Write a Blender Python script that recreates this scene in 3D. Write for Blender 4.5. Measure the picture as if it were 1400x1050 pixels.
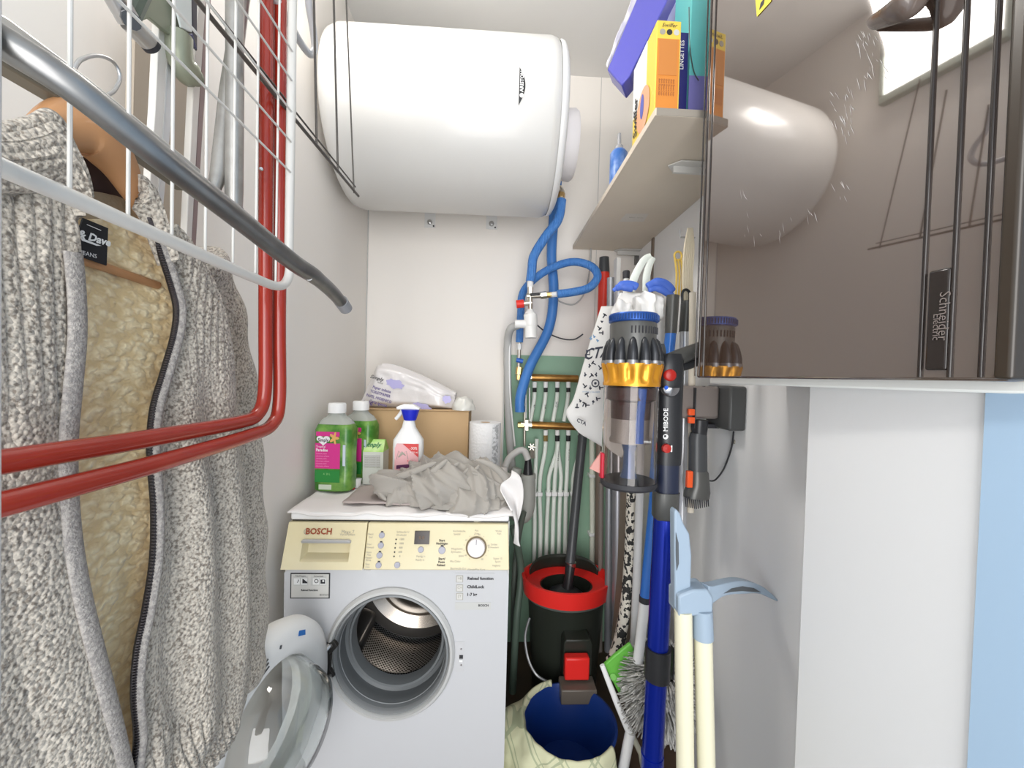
import bpy, math, random
from mathutils import Vector, Matrix, noise
random.seed(7)
C = bpy.context.scene.collection
for o in list(bpy.data.objects): bpy.data.objects.remove(o)
PI = math.pi
V = Vector

# ---------------------------------------------------------------- camera
F = 535.0
EYE = V((0, 0, 1.23))
yaw, pitch, roll = math.radians(2.6), math.radians(1.1), math.radians(1.5)
fwd = V((math.sin(yaw)*math.cos(pitch), math.cos(yaw)*math.cos(pitch), -math.sin(pitch)))
r0 = V((math.cos(yaw), -math.sin(yaw), 0)); u0 = r0.cross(fwd)
rt = r0*math.cos(roll) + u0*math.sin(roll)
up = u0*math.cos(roll) - r0*math.sin(roll)
cam = bpy.data.cameras.new('camera'); cam.sensor_width = 36; cam.lens = 36*F/1400; cam.clip_start = .02
co = bpy.data.objects.new('camera', cam); C.objects.link(co)
m = Matrix((rt, up, -fwd)).transposed().to_4x4(); m.translation = EYE
co.matrix_world = m
bpy.context.scene.camera = co

# ---------------------------------------------------------------- world, lights, exposure
w = bpy.data.worlds.new('world'); bpy.context.scene.world = w; w.use_nodes = True
w.node_tree.nodes['Background'].inputs[0].default_value = (.86, .93, 1.0, 1)
w.node_tree.nodes['Background'].inputs[1].default_value = 1.15
def area(name, loc, target, sx, sy, power, col):
    l = bpy.data.lights.new(name, 'AREA'); l.shape = 'RECTANGLE'; l.size = sx; l.size_y = sy
    l.energy = power; l.color = col
    o = bpy.data.objects.new(name, l); C.objects.link(o); o.location = loc
    o.rotation_euler = (V(target)-V(loc)).to_track_quat('-Z', 'Y').to_euler(); return o
area('lamp_light', (-.545, .925, 2.42), (.6, .76, 1.15), .27, .30, 9.6, (1, .955, .90))
area('doorway_daylight', (.0, -1.45, 1.10), (.0, 1.0, 1.15), 1.25, 2.2, 42, (1.0, .975, .95))
vs = bpy.context.scene.view_settings
vs.view_transform = 'Standard'; vs.look = 'None'; vs.gamma = 1; vs.use_curve_mapping = False; vs.exposure = 0.26

# ---------------------------------------------------------------- helpers
def ray(px, py):
    return fwd + rt*((px-700)/F) + up*(-(py-525)/F)
def PY(px, py, Y):
    d = ray(px, py); return EYE + d*((Y-EYE.y)/d.y)
def PX(px, py, X):
    d = ray(px, py); return EYE + d*((X-EYE.x)/d.x)
def PZ(px, py, Z):
    d = ray(px, py); return EYE + d*((Z-EYE.z)/d.z)
MC = {}
def mat(name, col, rough=.5, metal=0, bump=None, var=None, alpha=None, trans=0, ior=1.45, emit=None, coat=0, sheen=0, spec=None):
    """bump=(kind,scale,strength) var=(scale,colour2,contrast)"""
    if name in MC: return MC[name]
    m = bpy.data.materials.new(name); m.use_nodes = True; MC[name] = m
    nt = m.node_tree; b = nt.nodes['Principled BSDF']
    b.inputs['Base Color'].default_value = (*col, 1); b.inputs['Roughness'].default_value = rough
    b.inputs['Metallic'].default_value = metal; b.inputs['IOR'].default_value = ior
    b.inputs['Transmission Weight'].default_value = trans
    b.inputs['Coat Weight'].default_value = coat; b.inputs['Coat Roughness'].default_value = .04; b.inputs['Sheen Weight'].default_value = sheen
    if spec is not None: b.inputs['Specular IOR Level'].default_value = spec
    if emit: b.inputs['Emission Color'].default_value = (*emit[0], 1); b.inputs['Emission Strength'].default_value = emit[1]
    if alpha is not None: b.inputs['Alpha'].default_value = alpha
    if bump or var:
        tc = nt.nodes.new('ShaderNodeTexCoord')
    if var:
        n = nt.nodes.new('ShaderNodeTexNoise'); n.inputs['Scale'].default_value = var[0]; n.inputs['Detail'].default_value = 5
        nt.links.new(tc.outputs['Object'], n.inputs['Vector'])
        cr = nt.nodes.new('ShaderNodeValToRGB'); k = var[2] if len(var) > 2 else .2
        cr.color_ramp.elements[0].position = .5-k; cr.color_ramp.elements[1].position = .5+k
        cr.color_ramp.elements[0].color = (*col, 1); cr.color_ramp.elements[1].color = (*var[1], 1)
        nt.links.new(n.outputs['Fac'], cr.inputs['Fac']); nt.links.new(cr.outputs['Color'], b.inputs['Base Color'])
    if bump:
        if bump[0] == 'voronoi': n = nt.nodes.new('ShaderNodeTexVoronoi'); out = 'Distance'
        elif bump[0] == 'wave': n = nt.nodes.new('ShaderNodeTexWave'); out = 'Fac'; n.inputs['Distortion'].default_value = 1.5
        else: n = nt.nodes.new('ShaderNodeTexNoise'); out = 'Fac'; n.inputs['Detail'].default_value = 6
        n.inputs['Scale'].default_value = bump[1]
        nt.links.new(tc.outputs['Object'], n.inputs['Vector'])
        bp = nt.nodes.new('ShaderNodeBump'); bp.inputs['Strength'].default_value = bump[2]; bp.inputs['Distance'].default_value = .004
        nt.links.new(n.outputs[out], bp.inputs['Height']); nt.links.new(bp.outputs['Normal'], b.inputs['Normal'])
    return m

class MB:
    def __init__(s): s.v = []; s.f = []
    def add(s, vs, fs):
        n = len(s.v); s.v += [V(p) for p in vs]; s.f += [[i+n for i in f] for f in fs]; return s
    def box(s, a, b, rot=None, piv=None):
        (x0,y0,z0),(x1,y1,z1) = a, b
        vs = [V((x,y,z)) for x in (x0,x1) for y in (y0,y1) for z in (z0,z1)]
        if rot is not None:
            p = V(piv) if piv is not None else (V(a)+V(b))/2
            vs = [p + rot @ (q-p) for q in vs]
        return s.add(vs, [(0,1,3,2),(4,6,7,5),(0,4,5,1),(2,3,7,6),(0,2,6,4),(1,5,7,3)])
    def tube(s, pts, r, seg=10, cap=True, flat=1.0, fdir=None):
        pts = [V(p) for p in pts]; n = len(pts)
        rs = list(r) if isinstance(r, (list, tuple)) else [r]*n
        if len(rs) != n:
            q = [i/(n-1)*(len(rs)-1) for i in range(n)]
            rs = [rs[min(int(t), len(rs)-2)]*(1-(t-min(int(t), len(rs)-2)))+rs[min(int(t), len(rs)-2)+1]*(t-min(int(t), len(rs)-2)) for t in q]
        t0 = (pts[1]-pts[0]).normalized()
        a = V((0,0,1)) if abs(t0.z) < .9 else V((1,0,0))
        if fdir is not None: a = V(fdir)
        nrm = (a - t0*a.dot(t0)).normalized(); base = len(s.v); vs = []
        for i, p in enumerate(pts):
            t = (pts[min(i+1,n-1)]-pts[max(i-1,0)]).normalized()
            nrm = (nrm - t*nrm.dot(t)).normalized(); bi = t.cross(nrm)
            for k in range(seg):
                an = 2*PI*k/seg
                vs.append(p + nrm*(math.cos(an)*rs[i]) + bi*(math.sin(an)*rs[i]*flat))
        fs = []
        for i in range(n-1):
            for k in range(seg):
                k2 = (k+1) % seg; fs.append((i*seg+k, i*seg+k2, (i+1)*seg+k2, (i+1)*seg+k))
        if cap: fs.append(tuple(range(seg-1,-1,-1))); fs.append(tuple((n-1)*seg+k for k in range(seg)))
        return s.add(vs, fs)
    def lathe(s, prof, org, axis=(0,0,1), seg=32, close=False, a0=0, a1=2*PI, cap=False):
        """prof = [(radius, along)]"""
        ax = V(axis).normalized(); h = V((1,0,0)) if abs(ax.x) < .9 else V((0,1,0))
        e1 = (h-ax*h.dot(ax)).normalized(); e2 = ax.cross(e1); org = V(org)
        full = abs(a1-a0-2*PI) < 1e-6; ns = seg if full else seg+1; vs = []; n = len(prof)
        for r, z in prof:
            for k in range(ns):
                an = a0+(a1-a0)*k/seg; vs.append(org+ax*z+e1*(r*math.cos(an))+e2*(r*math.sin(an)))
        fs = []
        for i in range(n-1 if not close else n):
            j = (i+1) % n
            for k in range(seg):
                k2 = (k+1) % ns; fs.append((i*ns+k, i*ns+k2, j*ns+k2, j*ns+k))
        if full and not close and cap:
            if prof[0][0] > 1e-5: fs.append(tuple(range(ns-1,-1,-1)))
            if prof[-1][0] > 1e-5: fs.append(tuple((n-1)*ns+k for k in range(ns)))
        return s.add(vs, fs)
    def prism(s, pts, vec):
        pts = [V(p) for p in pts]; n = len(pts); vec = V(vec)
        return s.add(pts+[p+vec for p in pts], [tuple(range(n)), tuple(range(2*n-1,n-1,-1))]+[(i,i+n,(i+1)%n+n,(i+1)%n) for i in range(n)])
    def grid(s, fn, nu, nv, wrap=False):
        vs = [fn(i/nu, j/nv) for j in range(nv+1) for i in range(nu+1)]
        return s.add(vs, [(j*(nu+1)+i, j*(nu+1)+i+1, (j+1)*(nu+1)+i+1, (j+1)*(nu+1)+i) for j in range(nv) for i in range(nu)])

def crom(pts, n):
    """n+1 samples of a Catmull-Rom curve through pts"""
    pts = [V(p) for p in pts]; m_ = len(pts)-1; out = []
    for i in range(n+1):
        t = i/n*m_; k = min(int(t), m_-1); f = t-k
        p0 = pts[max(k-1,0)]; p1 = pts[k]; p2 = pts[k+1]; p3 = pts[min(k+2,m_)]
        out.append(.5*((2*p1)+(p2-p0)*f+(2*p0-5*p1+4*p2-p3)*f*f+(3*p1-p0-3*p2+p3)*f**3))
    return out

def link(name, mb, material, parent=None, bevel=0, smooth=35, subsurf=0, solid=0, seg=2, cleanup=False):
    me = bpy.data.meshes.new(name)
    lo = V([min(p[i] for p in mb.v) for i in range(3)]); hi = V([max(p[i] for p in mb.v) for i in range(3)]); c = (lo+hi)/2
    me.from_pydata([p-c for p in mb.v], [], mb.f); me.validate()
    me.materials.append(material)
    import bmesh
    b = bmesh.new(); b.from_mesh(me)
    if cleanup: bmesh.ops.remove_doubles(b, verts=b.verts, dist=1e-5)
    bmesh.ops.recalc_face_normals(b, faces=b.faces); b.to_mesh(me); b.free()
    me.polygons.foreach_set('use_smooth', [True]*len(me.polygons)); me.set_sharp_from_angle(angle=math.radians(smooth))
    o = bpy.data.objects.new(name, me); C.objects.link(o); o.location = c
    if parent is not None: setpar(o, parent)
    if solid: md = o.modifiers.new('solid', 'SOLIDIFY'); md.thickness = solid; md.offset = 0
    if bevel: md = o.modifiers.new('bevel', 'BEVEL'); md.width = bevel; md.segments = seg; md.limit_method = 'ANGLE'
    if subsurf: md = o.modifiers.new('sub', 'SUBSURF'); md.levels = subsurf; md.render_levels = subsurf
    return o
def worldloc(o):
    l = o.location.copy(); p = o.parent
    while p is not None: l += p.location; p = p.parent
    return l
def setpar(o, p):
    o.location = o.location - worldloc(p); o.parent = p
def thing(name, label, cat, loc=(0,0,0), group=None):
    o = bpy.data.objects.new(name, None); C.objects.link(o); o.location = loc; o.empty_display_size = .02
    return tag(o, label, cat, group)
def tag(o, label, cat=None, group=None):
    o['label'] = label
    if cat: o['category'] = cat
    if group: o['group'] = group
    return o
def struct(name, mb, material, **k):
    o = link(name, mb, material, **k); o['kind'] = 'structure'; return o
def text(s, size, pos, right, upv, material, parent, name='lettering', align='CENTER', fn=None, shear=0, bold=0, sx=1, ext=.0002):
    cu = bpy.data.curves.new('t', 'FONT'); cu.body = s; cu.size = size; cu.align_x = align; cu.align_y = 'CENTER'
    cu.resolution_u = 2; cu.shear = shear; cu.offset = bold
    ob = bpy.data.objects.new('t', cu); C.objects.link(ob)
    me0 = bpy.data.meshes.new_from_object(ob)
    mb = MB(); right = V(right).normalized(); upv = V(upv).normalized(); nn = right.cross(upv)
    if fn is None: fn = lambda x, y: V(pos)+right*(x*sx)+upv*y
    mb.add([fn(v.co.x, v.co.y) for v in me0.vertices], [tuple(p.vertices) for p in me0.polygons])
    bpy.data.objects.remove(ob); bpy.data.curves.remove(cu); bpy.data.meshes.remove(me0)
    if not mb.v: return None
    return link(name, mb, material, parent)
def clamp(x, a=0, b=1): return max(a, min(b, x))
def sstep(a, b, x): t = clamp((x-a)/(b-a)); return t*t*(3-2*t)

# common materials
white = mat('white_paint', (.82, .81, .79), .6, bump=('noise', 60, .03))
plasw = mat('white_plastic', (.80, .80, .79), .35)
black = mat('black_plastic', (.018, .018, .02), .38)
dgrey = mat('dark_grey_plastic', (.055, .058, .062), .36)
steel = mat('brushed_steel', (.55, .55, .55), .28, 1)
galv = mat('galvanised_steel', (.27, .27, .265), .36, .9, var=(40, (.20, .20, .20)))
brass = mat('brass', (.62, .42, .18), .3, .9)
nickel = mat('nickel', (.62, .58, .50), .28, .9)
red = mat('red_plastic', (.72, .02, .02), .35)
ink = mat('black_ink', (.03, .03, .035), .6)
greyink = mat('grey_ink', (.35, .33, .28), .6)
# ================================================================ SETTING
BY = 1.80; LX = -.585; RX = .65; CZ = PY(790, 104, BY).z
wallm = mat('wall_paint', (.88, .835, .78), .62, bump=('noise', 45, .05))
wallr = mat('wall_paint_right', (.88, .88, .875), .6, bump=('noise', 45, .04))
ceilm = mat('ceiling_paint', (.80, .785, .76), .7)
struct('wall_back', MB().box((LX-.1, BY, -.05), (RX+.1, BY+.08, CZ+.1)), wallm)
struct('wall_left', MB().box((LX-.08, -.25, -.05), (LX, BY, CZ+.1)), wallm)
struct('wall_right', MB().box((RX, -.25, -.05), (RX+.08, BY, CZ+.1)), wallr)
struct('ceiling', MB().box((LX, -.25, CZ), (RX, BY, CZ+.06)), ceilm)
struct('floor', MB().box((LX, -.25, -.05), (RX, BY, 0)), mat('floor_vinyl', (.085, .05, .032), .45, var=(9, (.05, .032, .022))))
# seam of the plasterboard corner, right part of the back wall
s0 = PY(822, 120, BY); struct('trim_1', MB().box((s0.x-.0012, BY-.0015, PY(822, 470, BY).z), (s0.x+.0012, BY+.001, CZ)), mat('seam', (.55, .54, .52), .8))
s0 = PX(503, 400, LX); struct('trim_2', MB().box((LX-.001, BY-.004, .8), (LX+.004, BY, CZ)), mat('seam', (.55, .54, .52), .8))
# green moisture-proof board behind the pipes
green = mat('green_board', (.25, .42, .30), .7, var=(6, (.30, .46, .34)))
gl = PY(688, 600, BY).x
struct('trim_3', MB().box((gl, BY-.012, 0), (RX, BY, PY(760, 487, BY).z)), green)
struct('trim_4', MB().box((gl-.006, BY-.02, .0), (gl, BY, PY(760, 487, BY).z)), mat('board_edge', (.70, .70, .68), .7))
# cable trunking boxed below the distribution board
TX = .545
ty0, ty1 = PX(1341, 700, TX).y, PX(1099, 700, TX).y
trunk = struct('trim_5', MB().box((TX, ty0, 0), (RX, ty1, 1.232)), mat('trunking_white', (.76, .77, .78), .55), bevel=.003)
# door post at the entrance, bluish daylight put into its colour
ty2 = PX(1343, 700, TX).y
struct('door_1', MB().box((TX-.004, -.02, 0), (RX, ty0-.002, 2.3)).box((TX+.03, -.24, 0), (RX, -.02, 2.3)), mat('daylight_blue_post', (.40, .56, .74), .5))

# ================================================================ WALL LIGHT (above the frame, mirrored in the smoked cover)
lamp = thing('wall_light', 'bright white rectangular light panel high on the left wall, seen mirrored in the smoked cover', 'lamp', (LX, .94, 2.25))
fr_ = mat('sage_frame', (.36, .40, .35), .4)
for a, b in (((LX, .78, 2.225), (LX+.03, 1.085, 2.252)), ((LX, .78, 2.575), (LX+.03, 1.085, 2.59)), ((LX, .78, 2.252), (LX+.03, .79, 2.575)), ((LX, 1.072, 2.252), (LX+.03, 1.085, 2.575))):
    link('frame', MB().box(a, b), fr_, lamp, bevel=.003)
link('diffuser', MB().box((LX, .79, 2.252), (LX+.022, 1.072, 2.575)), mat('lamp_diffuser', (.9, .9, .9), .4, emit=((1, .98, .94), 5)), lamp)

# ================================================================ WATER HEATER
hr, hy, hz = .283, 1.478, PY(600, 178, 1.478).z
hx0 = LX+.015; hx1 = PY(757, 180, 1.40).x
enamel = mat('white_enamel', (.68, .67, .645), .32, coat=.22)
heat = thing('water_heater', 'big white horizontal cylinder water heater hung under the ceiling', 'water heater', ((hx0+hx1)/2, hy, hz-hr))
L = hx1-hx0
prof = [(0, 0), (.12, -.0), (hr*.86, .008), (hr*.965, .022), (hr, .05), (hr, L-.03), (hr*.985, L-.012), (hr*.95, L)]
link('tank', MB().lathe(prof, (hx0, hy, hz), (1,0,0), 96), enamel, heat, smooth=50)
prof = [(hr*.965, L-.002), (hr*.975, L+.004), (hr*.965, L+.014), (hr*.9, L+.024), (hr*.45, L+.034), (0, L+.034)]
link('end_cap', MB().lathe(prof, (hx0, hy, hz), (1,0,0), 96), plasw, heat, smooth=50)
cap = MB().lathe([(0, L+.028), (.115, L+.028), (.118, L+.075), (.11, L+.086), (0, L+.088)], (hx0, hy-.02, hz-.045), (1,0,0), 48)
link('terminal_cover', cap, mat('cover_plastic', (.80, .77, .77), .4), heat, smooth=50)
for (bx, by_) in ((588, 305), (672, 307)):
    p = PY(bx, by_, BY)
    br = link('mounting_bracket', MB().box((p.x-.024, BY-.006, p.z-.022), (p.x+.024, BY, p.z+.05)), plasw, heat, bevel=.001)
    link('bolt', MB().lathe([(0,0),(.012,0),(.012,.008),(.006,.008),(.006,.018),(0,.018)], (p.x, BY-.006, p.z), (0,-1,0), 8), steel, br)
    link('bolt', MB().lathe([(0,0),(.004,0),(.003,.004),(0,.004)], (p.x+.017, BY-.006, p.z-.015), (0,-1,0), 8), black, br)
# badge wrapped on the shell: angle t measured from -Y towards +Z
def shell(x, t, off=.0008): return V((x, hy-(hr+off)*math.cos(t), hz+(hr+off)*math.sin(t)))
def shell_hit(px, py):
    d = ray(px, py); A = d.y**2+d.z**2; oy, oz = EYE.y-hy, EYE.z-hz; B = 2*(d.y*oy+d.z*oz); Cc = oy*oy+oz*oz-hr*hr
    D = B*B-4*A*Cc
    k = (-B-math.sqrt(max(D, 0)))/(2*A); p = EYE+d*k; return p.x, math.atan2(p.z-hz, -(p.y-hy))
bx, bt = shell_hit(712, 118); _, bt0 = shell_hit(712, 145); _, bt1 = shell_hit(712, 92)
def lens(u, v):
    t = bt0+(bt1-bt0)*v; wdt = .0165*math.sin(PI*clamp(v, .001, .999))
    return shell(bx-.005+(u)*wdt*1.15, t)
bd = link('badge', MB().grid(lens, 4, 24), mat('badge_black', (.02, .02, .022), .3), heat)
Lb = (bt1-bt0)*hr
text('ARISTON', .0145, None, (0,0,1), (-1,0,0), plasw, bd, fn=lambda x, y: shell(bx+.0035-y, bt+.05+x/hr, .0016), bold=.0004)
link('emblem', MB().add([shell(bx+.0035+.0062*math.cos(a*PI/8), bt-.088+.0062*math.sin(a*PI/8)/hr, .0016) for a in range(16)], [tuple(range(16))]), plasw, bd)

# ================================================================ WATER SUPPLY: blue hoses
blue = mat('blue_foam_sleeve', (.05, .20, .58), .5, bump=('wave', 55, .55), var=(60, (.09, .27, .66)))
blues = mat('blue_smooth_sleeve', (.05, .19, .52), .45)
def hose(pts, r, name, label, mt=None, n=60, Yd=1.6, parent=None, cat='hose', seg=12):
    P = [PY(p[0], p[1], p[2] if len(p) > 2 else Yd) for p in pts]
    o = link(name, MB().tube(crom(P, n), r, seg), mt or blue, parent)
    if parent is None and label: tag(o, label, cat)
    return o
hose([(763, 228, 1.62), (757, 300, 1.68), (754, 350, 1.70), (757, 400, 1.70), (750, 450, 1.70), (725, 500, 1.68), (712, 540, 1.66), (711, 563, 1.66)], .0215,
     'water_hose', 'long blue insulated water pipe running from the heater down past the manifold', blues)
hose([(768, 273, 1.56), (763, 300, 1.56), (745, 325, 1.57), (730, 350, 1.58), (727, 370, 1.58), (725, 385, 1.58)], .0185,
     'water_hose', 'short curved blue corrugated hose below the heater elbow fitting')
hose([(762, 402, 1.55), (785, 399, 1.55), (806, 393, 1.56), (817, 378, 1.57), (808, 364, 1.60), (785, 358, 1.63), (760, 364, 1.65), (735, 378, 1.67), (715, 400, 1.70), (712, 430, 1.72), (710, 468, 1.73)], .0165,
     'water_hose', 'looped blue corrugated hose curling right of the safety valve')
# fittings
fit = thing('safety_valve', 'brass safety valve group with white siphon and red knob on blue hoses', 'valve', PY(725, 405, 1.58))
def pc(name, pts, r, mt, par, Yd=1.58, seg=12, n=None):
    P = [PY(p[0], p[1], p[2] if len(p) > 2 else Yd) for p in pts]
    if n: P = crom(P, n)
    return link(name, MB().tube(P, r, seg), mt, par)
pc('nut', [(725, 384), (725, 393)], .013, plasw, fit); pc('union', [(725, 391), (725, 402)], .012, nickel, fit, seg=6)
pc('valve_body', [(720, 405), (742, 404)], .011, nickel, fit); pc('lever', [(725, 403, 1.565), (738, 402, 1.565)], .006, black, fit)
pc('union', [(739, 404), (747, 403)], .015, nickel, fit, seg=6); pc('nut', [(747, 403), (754, 403)], .012, brass, fit, seg=6)
pc('hose_end', [(752, 403), (764, 402)], .011, plasw, fit)
pc('valve_body', [(725, 403), (725, 424)], .010, nickel, fit); pc('stem', [(715, 415), (727, 414)], .010, nickel, fit)
pc('knob', [(706, 416), (716, 415)], .0165, mat('red_knob', (.75, .03, .02), .4), fit)
pc('siphon', [(725, 422), (725, 430)], [.008, .026], plasw, fit, seg=20)
pc('siphon', [(725, 430), (726, 445), (726, 446), (726, 462)], [.027, .027, .025, .024], mat('siphon_white', (.82, .82, .80), .35), fit, seg=20)
pc('outlet', [(704, 443), (720, 443)], .017, plasw, fit, seg=14)
elb = thing('pipe_elbow', 'small nickel elbow fitting below the right end of the heater', 'fitting', PY(765, 262, 1.58))
pc('elbow', [(756, 257), (766, 258), (768, 262), (767, 274)], [.013, .013, .0125, .012], nickel, elb, seg=10)
pc('nut', [(758, 257), (763, 257)], .016, brass, elb, seg=6); pc('nut', [(767.5, 264), (767, 270)], .0155, brass, elb, seg=6)
grey = mat('grey_conduit', (.45, .45, .44), .5)
lg = mat('light_grey_hose', (.52, .51, .49), .5)
hose([(708, 445, 1.64), (698, 450, 1.66), (694, 470, 1.70), (694, 520, 1.72), (697, 600, 1.75), (706, 700, 1.77)], .017, 'drain_conduit', 'grey flexible drain conduit dropping left of the manifold', grey, cat='pipe')
hose([(712, 442, 1.65), (702, 448, 1.66), (697, 470, 1.69), (697, 530, 1.70), (700, 570, 1.72), (704, 610, 1.74)], .004, 'power_cable', 'thin white cable strapped along the grey drain conduit', plasw, cat='cable')
hose([(755, 400, 1.74), (765, 412, 1.75), (785, 416, 1.75), (799, 400, 1.75), (806, 372, 1.75), (808, 340, 1.76)], .0035, 'power_cable', 'grey cable hanging in a loop inside the blue hose curl', grey, cat='cable')
hose([(735, 445, 1.70), (748, 455, 1.74), (768, 463, 1.75), (785, 464, 1.75), (797, 457, 1.75)], .0032, 'power_cable', 'thin dark cable sagging from the siphon towards the bag', dgrey, cat='cable')
# filter column at the end of the looped hose
col = thing('stop_valve', 'small blue-handled stop valve on the pipe left of the manifold', 'valve', PY(710, 490, 1.73))
pc('pipe', [(710, 466), (709, 520)], .008, nickel, col, 1.73); pc('nut', [(710, 470), (710, 478)], .012, plasw, col, 1.73, seg=6)
pc('handle', [(706, 492, 1.71), (715, 494, 1.71)], .010, mat('blue_handle', (.03, .14, .55), .4), col)
pc('nut', [(710, 502), (709, 512)], .014, brass, col, 1.73, seg=6); pc('nut', [(709, 513), (709, 519)], .011, brass, col, 1.73, seg=6)

# ================================================================ MANIFOLD + PEX pipes
copper = mat('oxidised_brass', (.50, .27, .08), .32, .85, var=(25, (.33, .17, .05)))
pex = mat('white_pipe', (.74, .78, .72), .45)
mf = thing('pipe_manifold', 'two brass distribution bars with a row of white pipes on green board', 'manifold', PY(750, 590, 1.75))
YM = 1.735
pc('manifold_bar', [(727, 516), (790, 518)], .0165, copper, mf, YM, seg=16); pc('end_cap', [(718, 516), (728, 516)], .012, nickel, mf, YM, seg=6)
pc('manifold_bar', [(727, 581), (802, 584)], .0165, copper, mf, YM, seg=16); pc('end_cap', [(712, 580), (728, 581)], .013, nickel, mf, YM, seg=6)
pc('riser', [(718, 520), (717, 610)], .006, nickel, mf, YM)
for x in (719, 724): pc('riser', [(x, 530, YM-.01), (x, 572, YM-.01)], .004, steel, mf)
pc('nut', [(708, 581), (716, 581)], .014, brass, mf, YM, seg=6); pc('nut', [(720, 574), (720, 588)], .012, nickel, mf, YM, seg=6)
pc('drain_valve', [(727, 610), (728, 626)], .014, nickel, mf, YM, seg=8)
for a in range(6):
    c0 = PY(727, 611, YM-.015); link('valve_star', MB().tube([c0, c0+V((.016*math.cos(a*PI/3), 0, .016*math.sin(a*PI/3)))], .0035, 6), nickel, mf)
upx = [731, 746, 762, 777]; 
for i, x in enumerate(upx):
    pc('nut', [(x, 522), (x, 530)], .010, plasw, mf, YM, seg=8); pc('valve_collar', [(x, 529), (x, 536)], .009, black, mf, YM, seg=8)
    pc('pipe', [(x, 535), (x-1, 548), (x-4, 565), (x-6, 576)], .0092, pex, mf, YM+.01, n=10)
low = [(746, 735, 733), (746.5, 742, 740), (762, 752, 749), (762, 761, 758), (778, 770, 767), (778, 779, 775), (793, 787, 785)]
for i, (x0, xm, x1) in enumerate([(734, 731, 730), (746, 738, 738), (762, 750, 746.5), (763, 758, 755), (762, 766, 763.5), (777, 774, 772), (793, 783, 780)]):
    Yp = YM+.012-(.006 if i % 2 else 0)
    if i in (1, 2, 5, 6):
        pc('nut', [(x0, 588), (x0, 596)], .010, plasw, mf, YM, seg=8); pc('valve_collar', [(x0, 595), (x0, 603)], .0105, brass if i == 1 else black, mf, YM, seg=8)
    pc('pipe', [(x0, 600), (x0-1 if i != 4 else 763, 618), (xm+1, 650), (xm-.3, 676), (x1+1, 720), (x1, 785), (x1, 860)], .0092, pex, mf, Yp, n=24)
    c = PY(xm-.3, 675, Yp); link('pipe_clip', MB().box((c.x-.012, c.y-.014, c.z-.009), (c.x+.012, c.y+.03, c.z+.009)), plasw, mf, bevel=.003)
for i, (x, y) in enumerate([(731, 555), (746, 556), (761, 553), (763, 623), (777, 622), (788, 647)]):
    c = PY(x, y, YM-.0025); text(('FR', 'WC', 'CUIS', 'LAVABO', 'DOUCHE', 'LM')[i], .012, c, (0, 0, 1), (-1, 0, 0), ink, mf)
wp = thing('drain_pipe', 'cream vertical plastic pipe clipped to the green board right of the mop', 'pipe', PY(810, 780, 1.76))
pc('pipe', [(809, 590), (810, 700), (809, 870)], .0125, mat('cream_pipe', (.76, .77, .66), .45), wp, 1.76)
for y in (650, 730):
    c = PY(810, y, 1.757); link('pipe_clip', MB().box((c.x-.018, c.y-.016, c.z-.007), (c.x+.016, c.y+.03, c.z+.007)), plasw, wp, bevel=.002)
# waste siphon with black hose
ws = thing('waste_trap', 'grey waste trap with black hose nozzle right behind the washing machine', 'pipe', PY(715, 650, 1.66))
pc('trap', [(722, 650), (722, 690), (716, 706), (706, 704), (702, 690), (702, 660), (707, 640)], [.030,.030,.029,.027,.025,.024,.022], mat('trap_grey', (.36, .36, .33), .5), ws, 1.66, n=24, seg=16)
pc('nozzle', [(722, 626), (722, 650)], [.012, .023], black, ws, 1.66, seg=12)
pc('hose', [(722, 628), (716, 616), (706, 618), (694, 630), (688, 652)], .0145, lg, ws, 1.65, n=16)
pc('cap', [(722, 648), (722, 654)], .033, mat('trap_grey', (.36, .36, .33), .5), ws, 1.66, seg=16)
hose([(716, 700, 1.6), (708, 740, 1.62), (703, 800, 1.6), (702, 900, 1.6)], .012, 'drain_hose', 'dark grey hose hanging beside the washing machine', mat('dark_hose', (.10, .12, .10), .5), cat='hose')
hose([(702, 720, 1.5), (712, 780, 1.55), (706, 850, 1.5), (700, 960, 1.5)], .014, 'drain_hose', 'greenish grey ribbed hose bulging behind the washing machine edge', mat('dark_hose2', (.09, .13, .10), .5), cat='hose')
# ================================================================ WASHING MACHINE
WY = 1.06; WX0 = PY(388, 830, WY).x; WX1 = WX0+.60; WT = PY(545, 701, 1.09).z; WB = 1.655
ppan0 = PY(545, 776, WY).z; ppan1 = PY(545, 714, 1.085).z
wwhite = mat('washer_enamel', (.56, .565, .58), .3, coat=.2)
cream = mat('yellowed_cream_plastic', (.66, .575, .345), .42, var=(5, (.70, .635, .44)))
wash = thing('washing_machine', 'white front-loading washing machine with yellowed panel and open glass door', 'washing machine', ((WX0+WX1)/2, 1.36, 0))
pcx, pcz = PY(535, 893, WY).x, PY(535, 893, WY).z; SZ = 1.06
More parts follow.
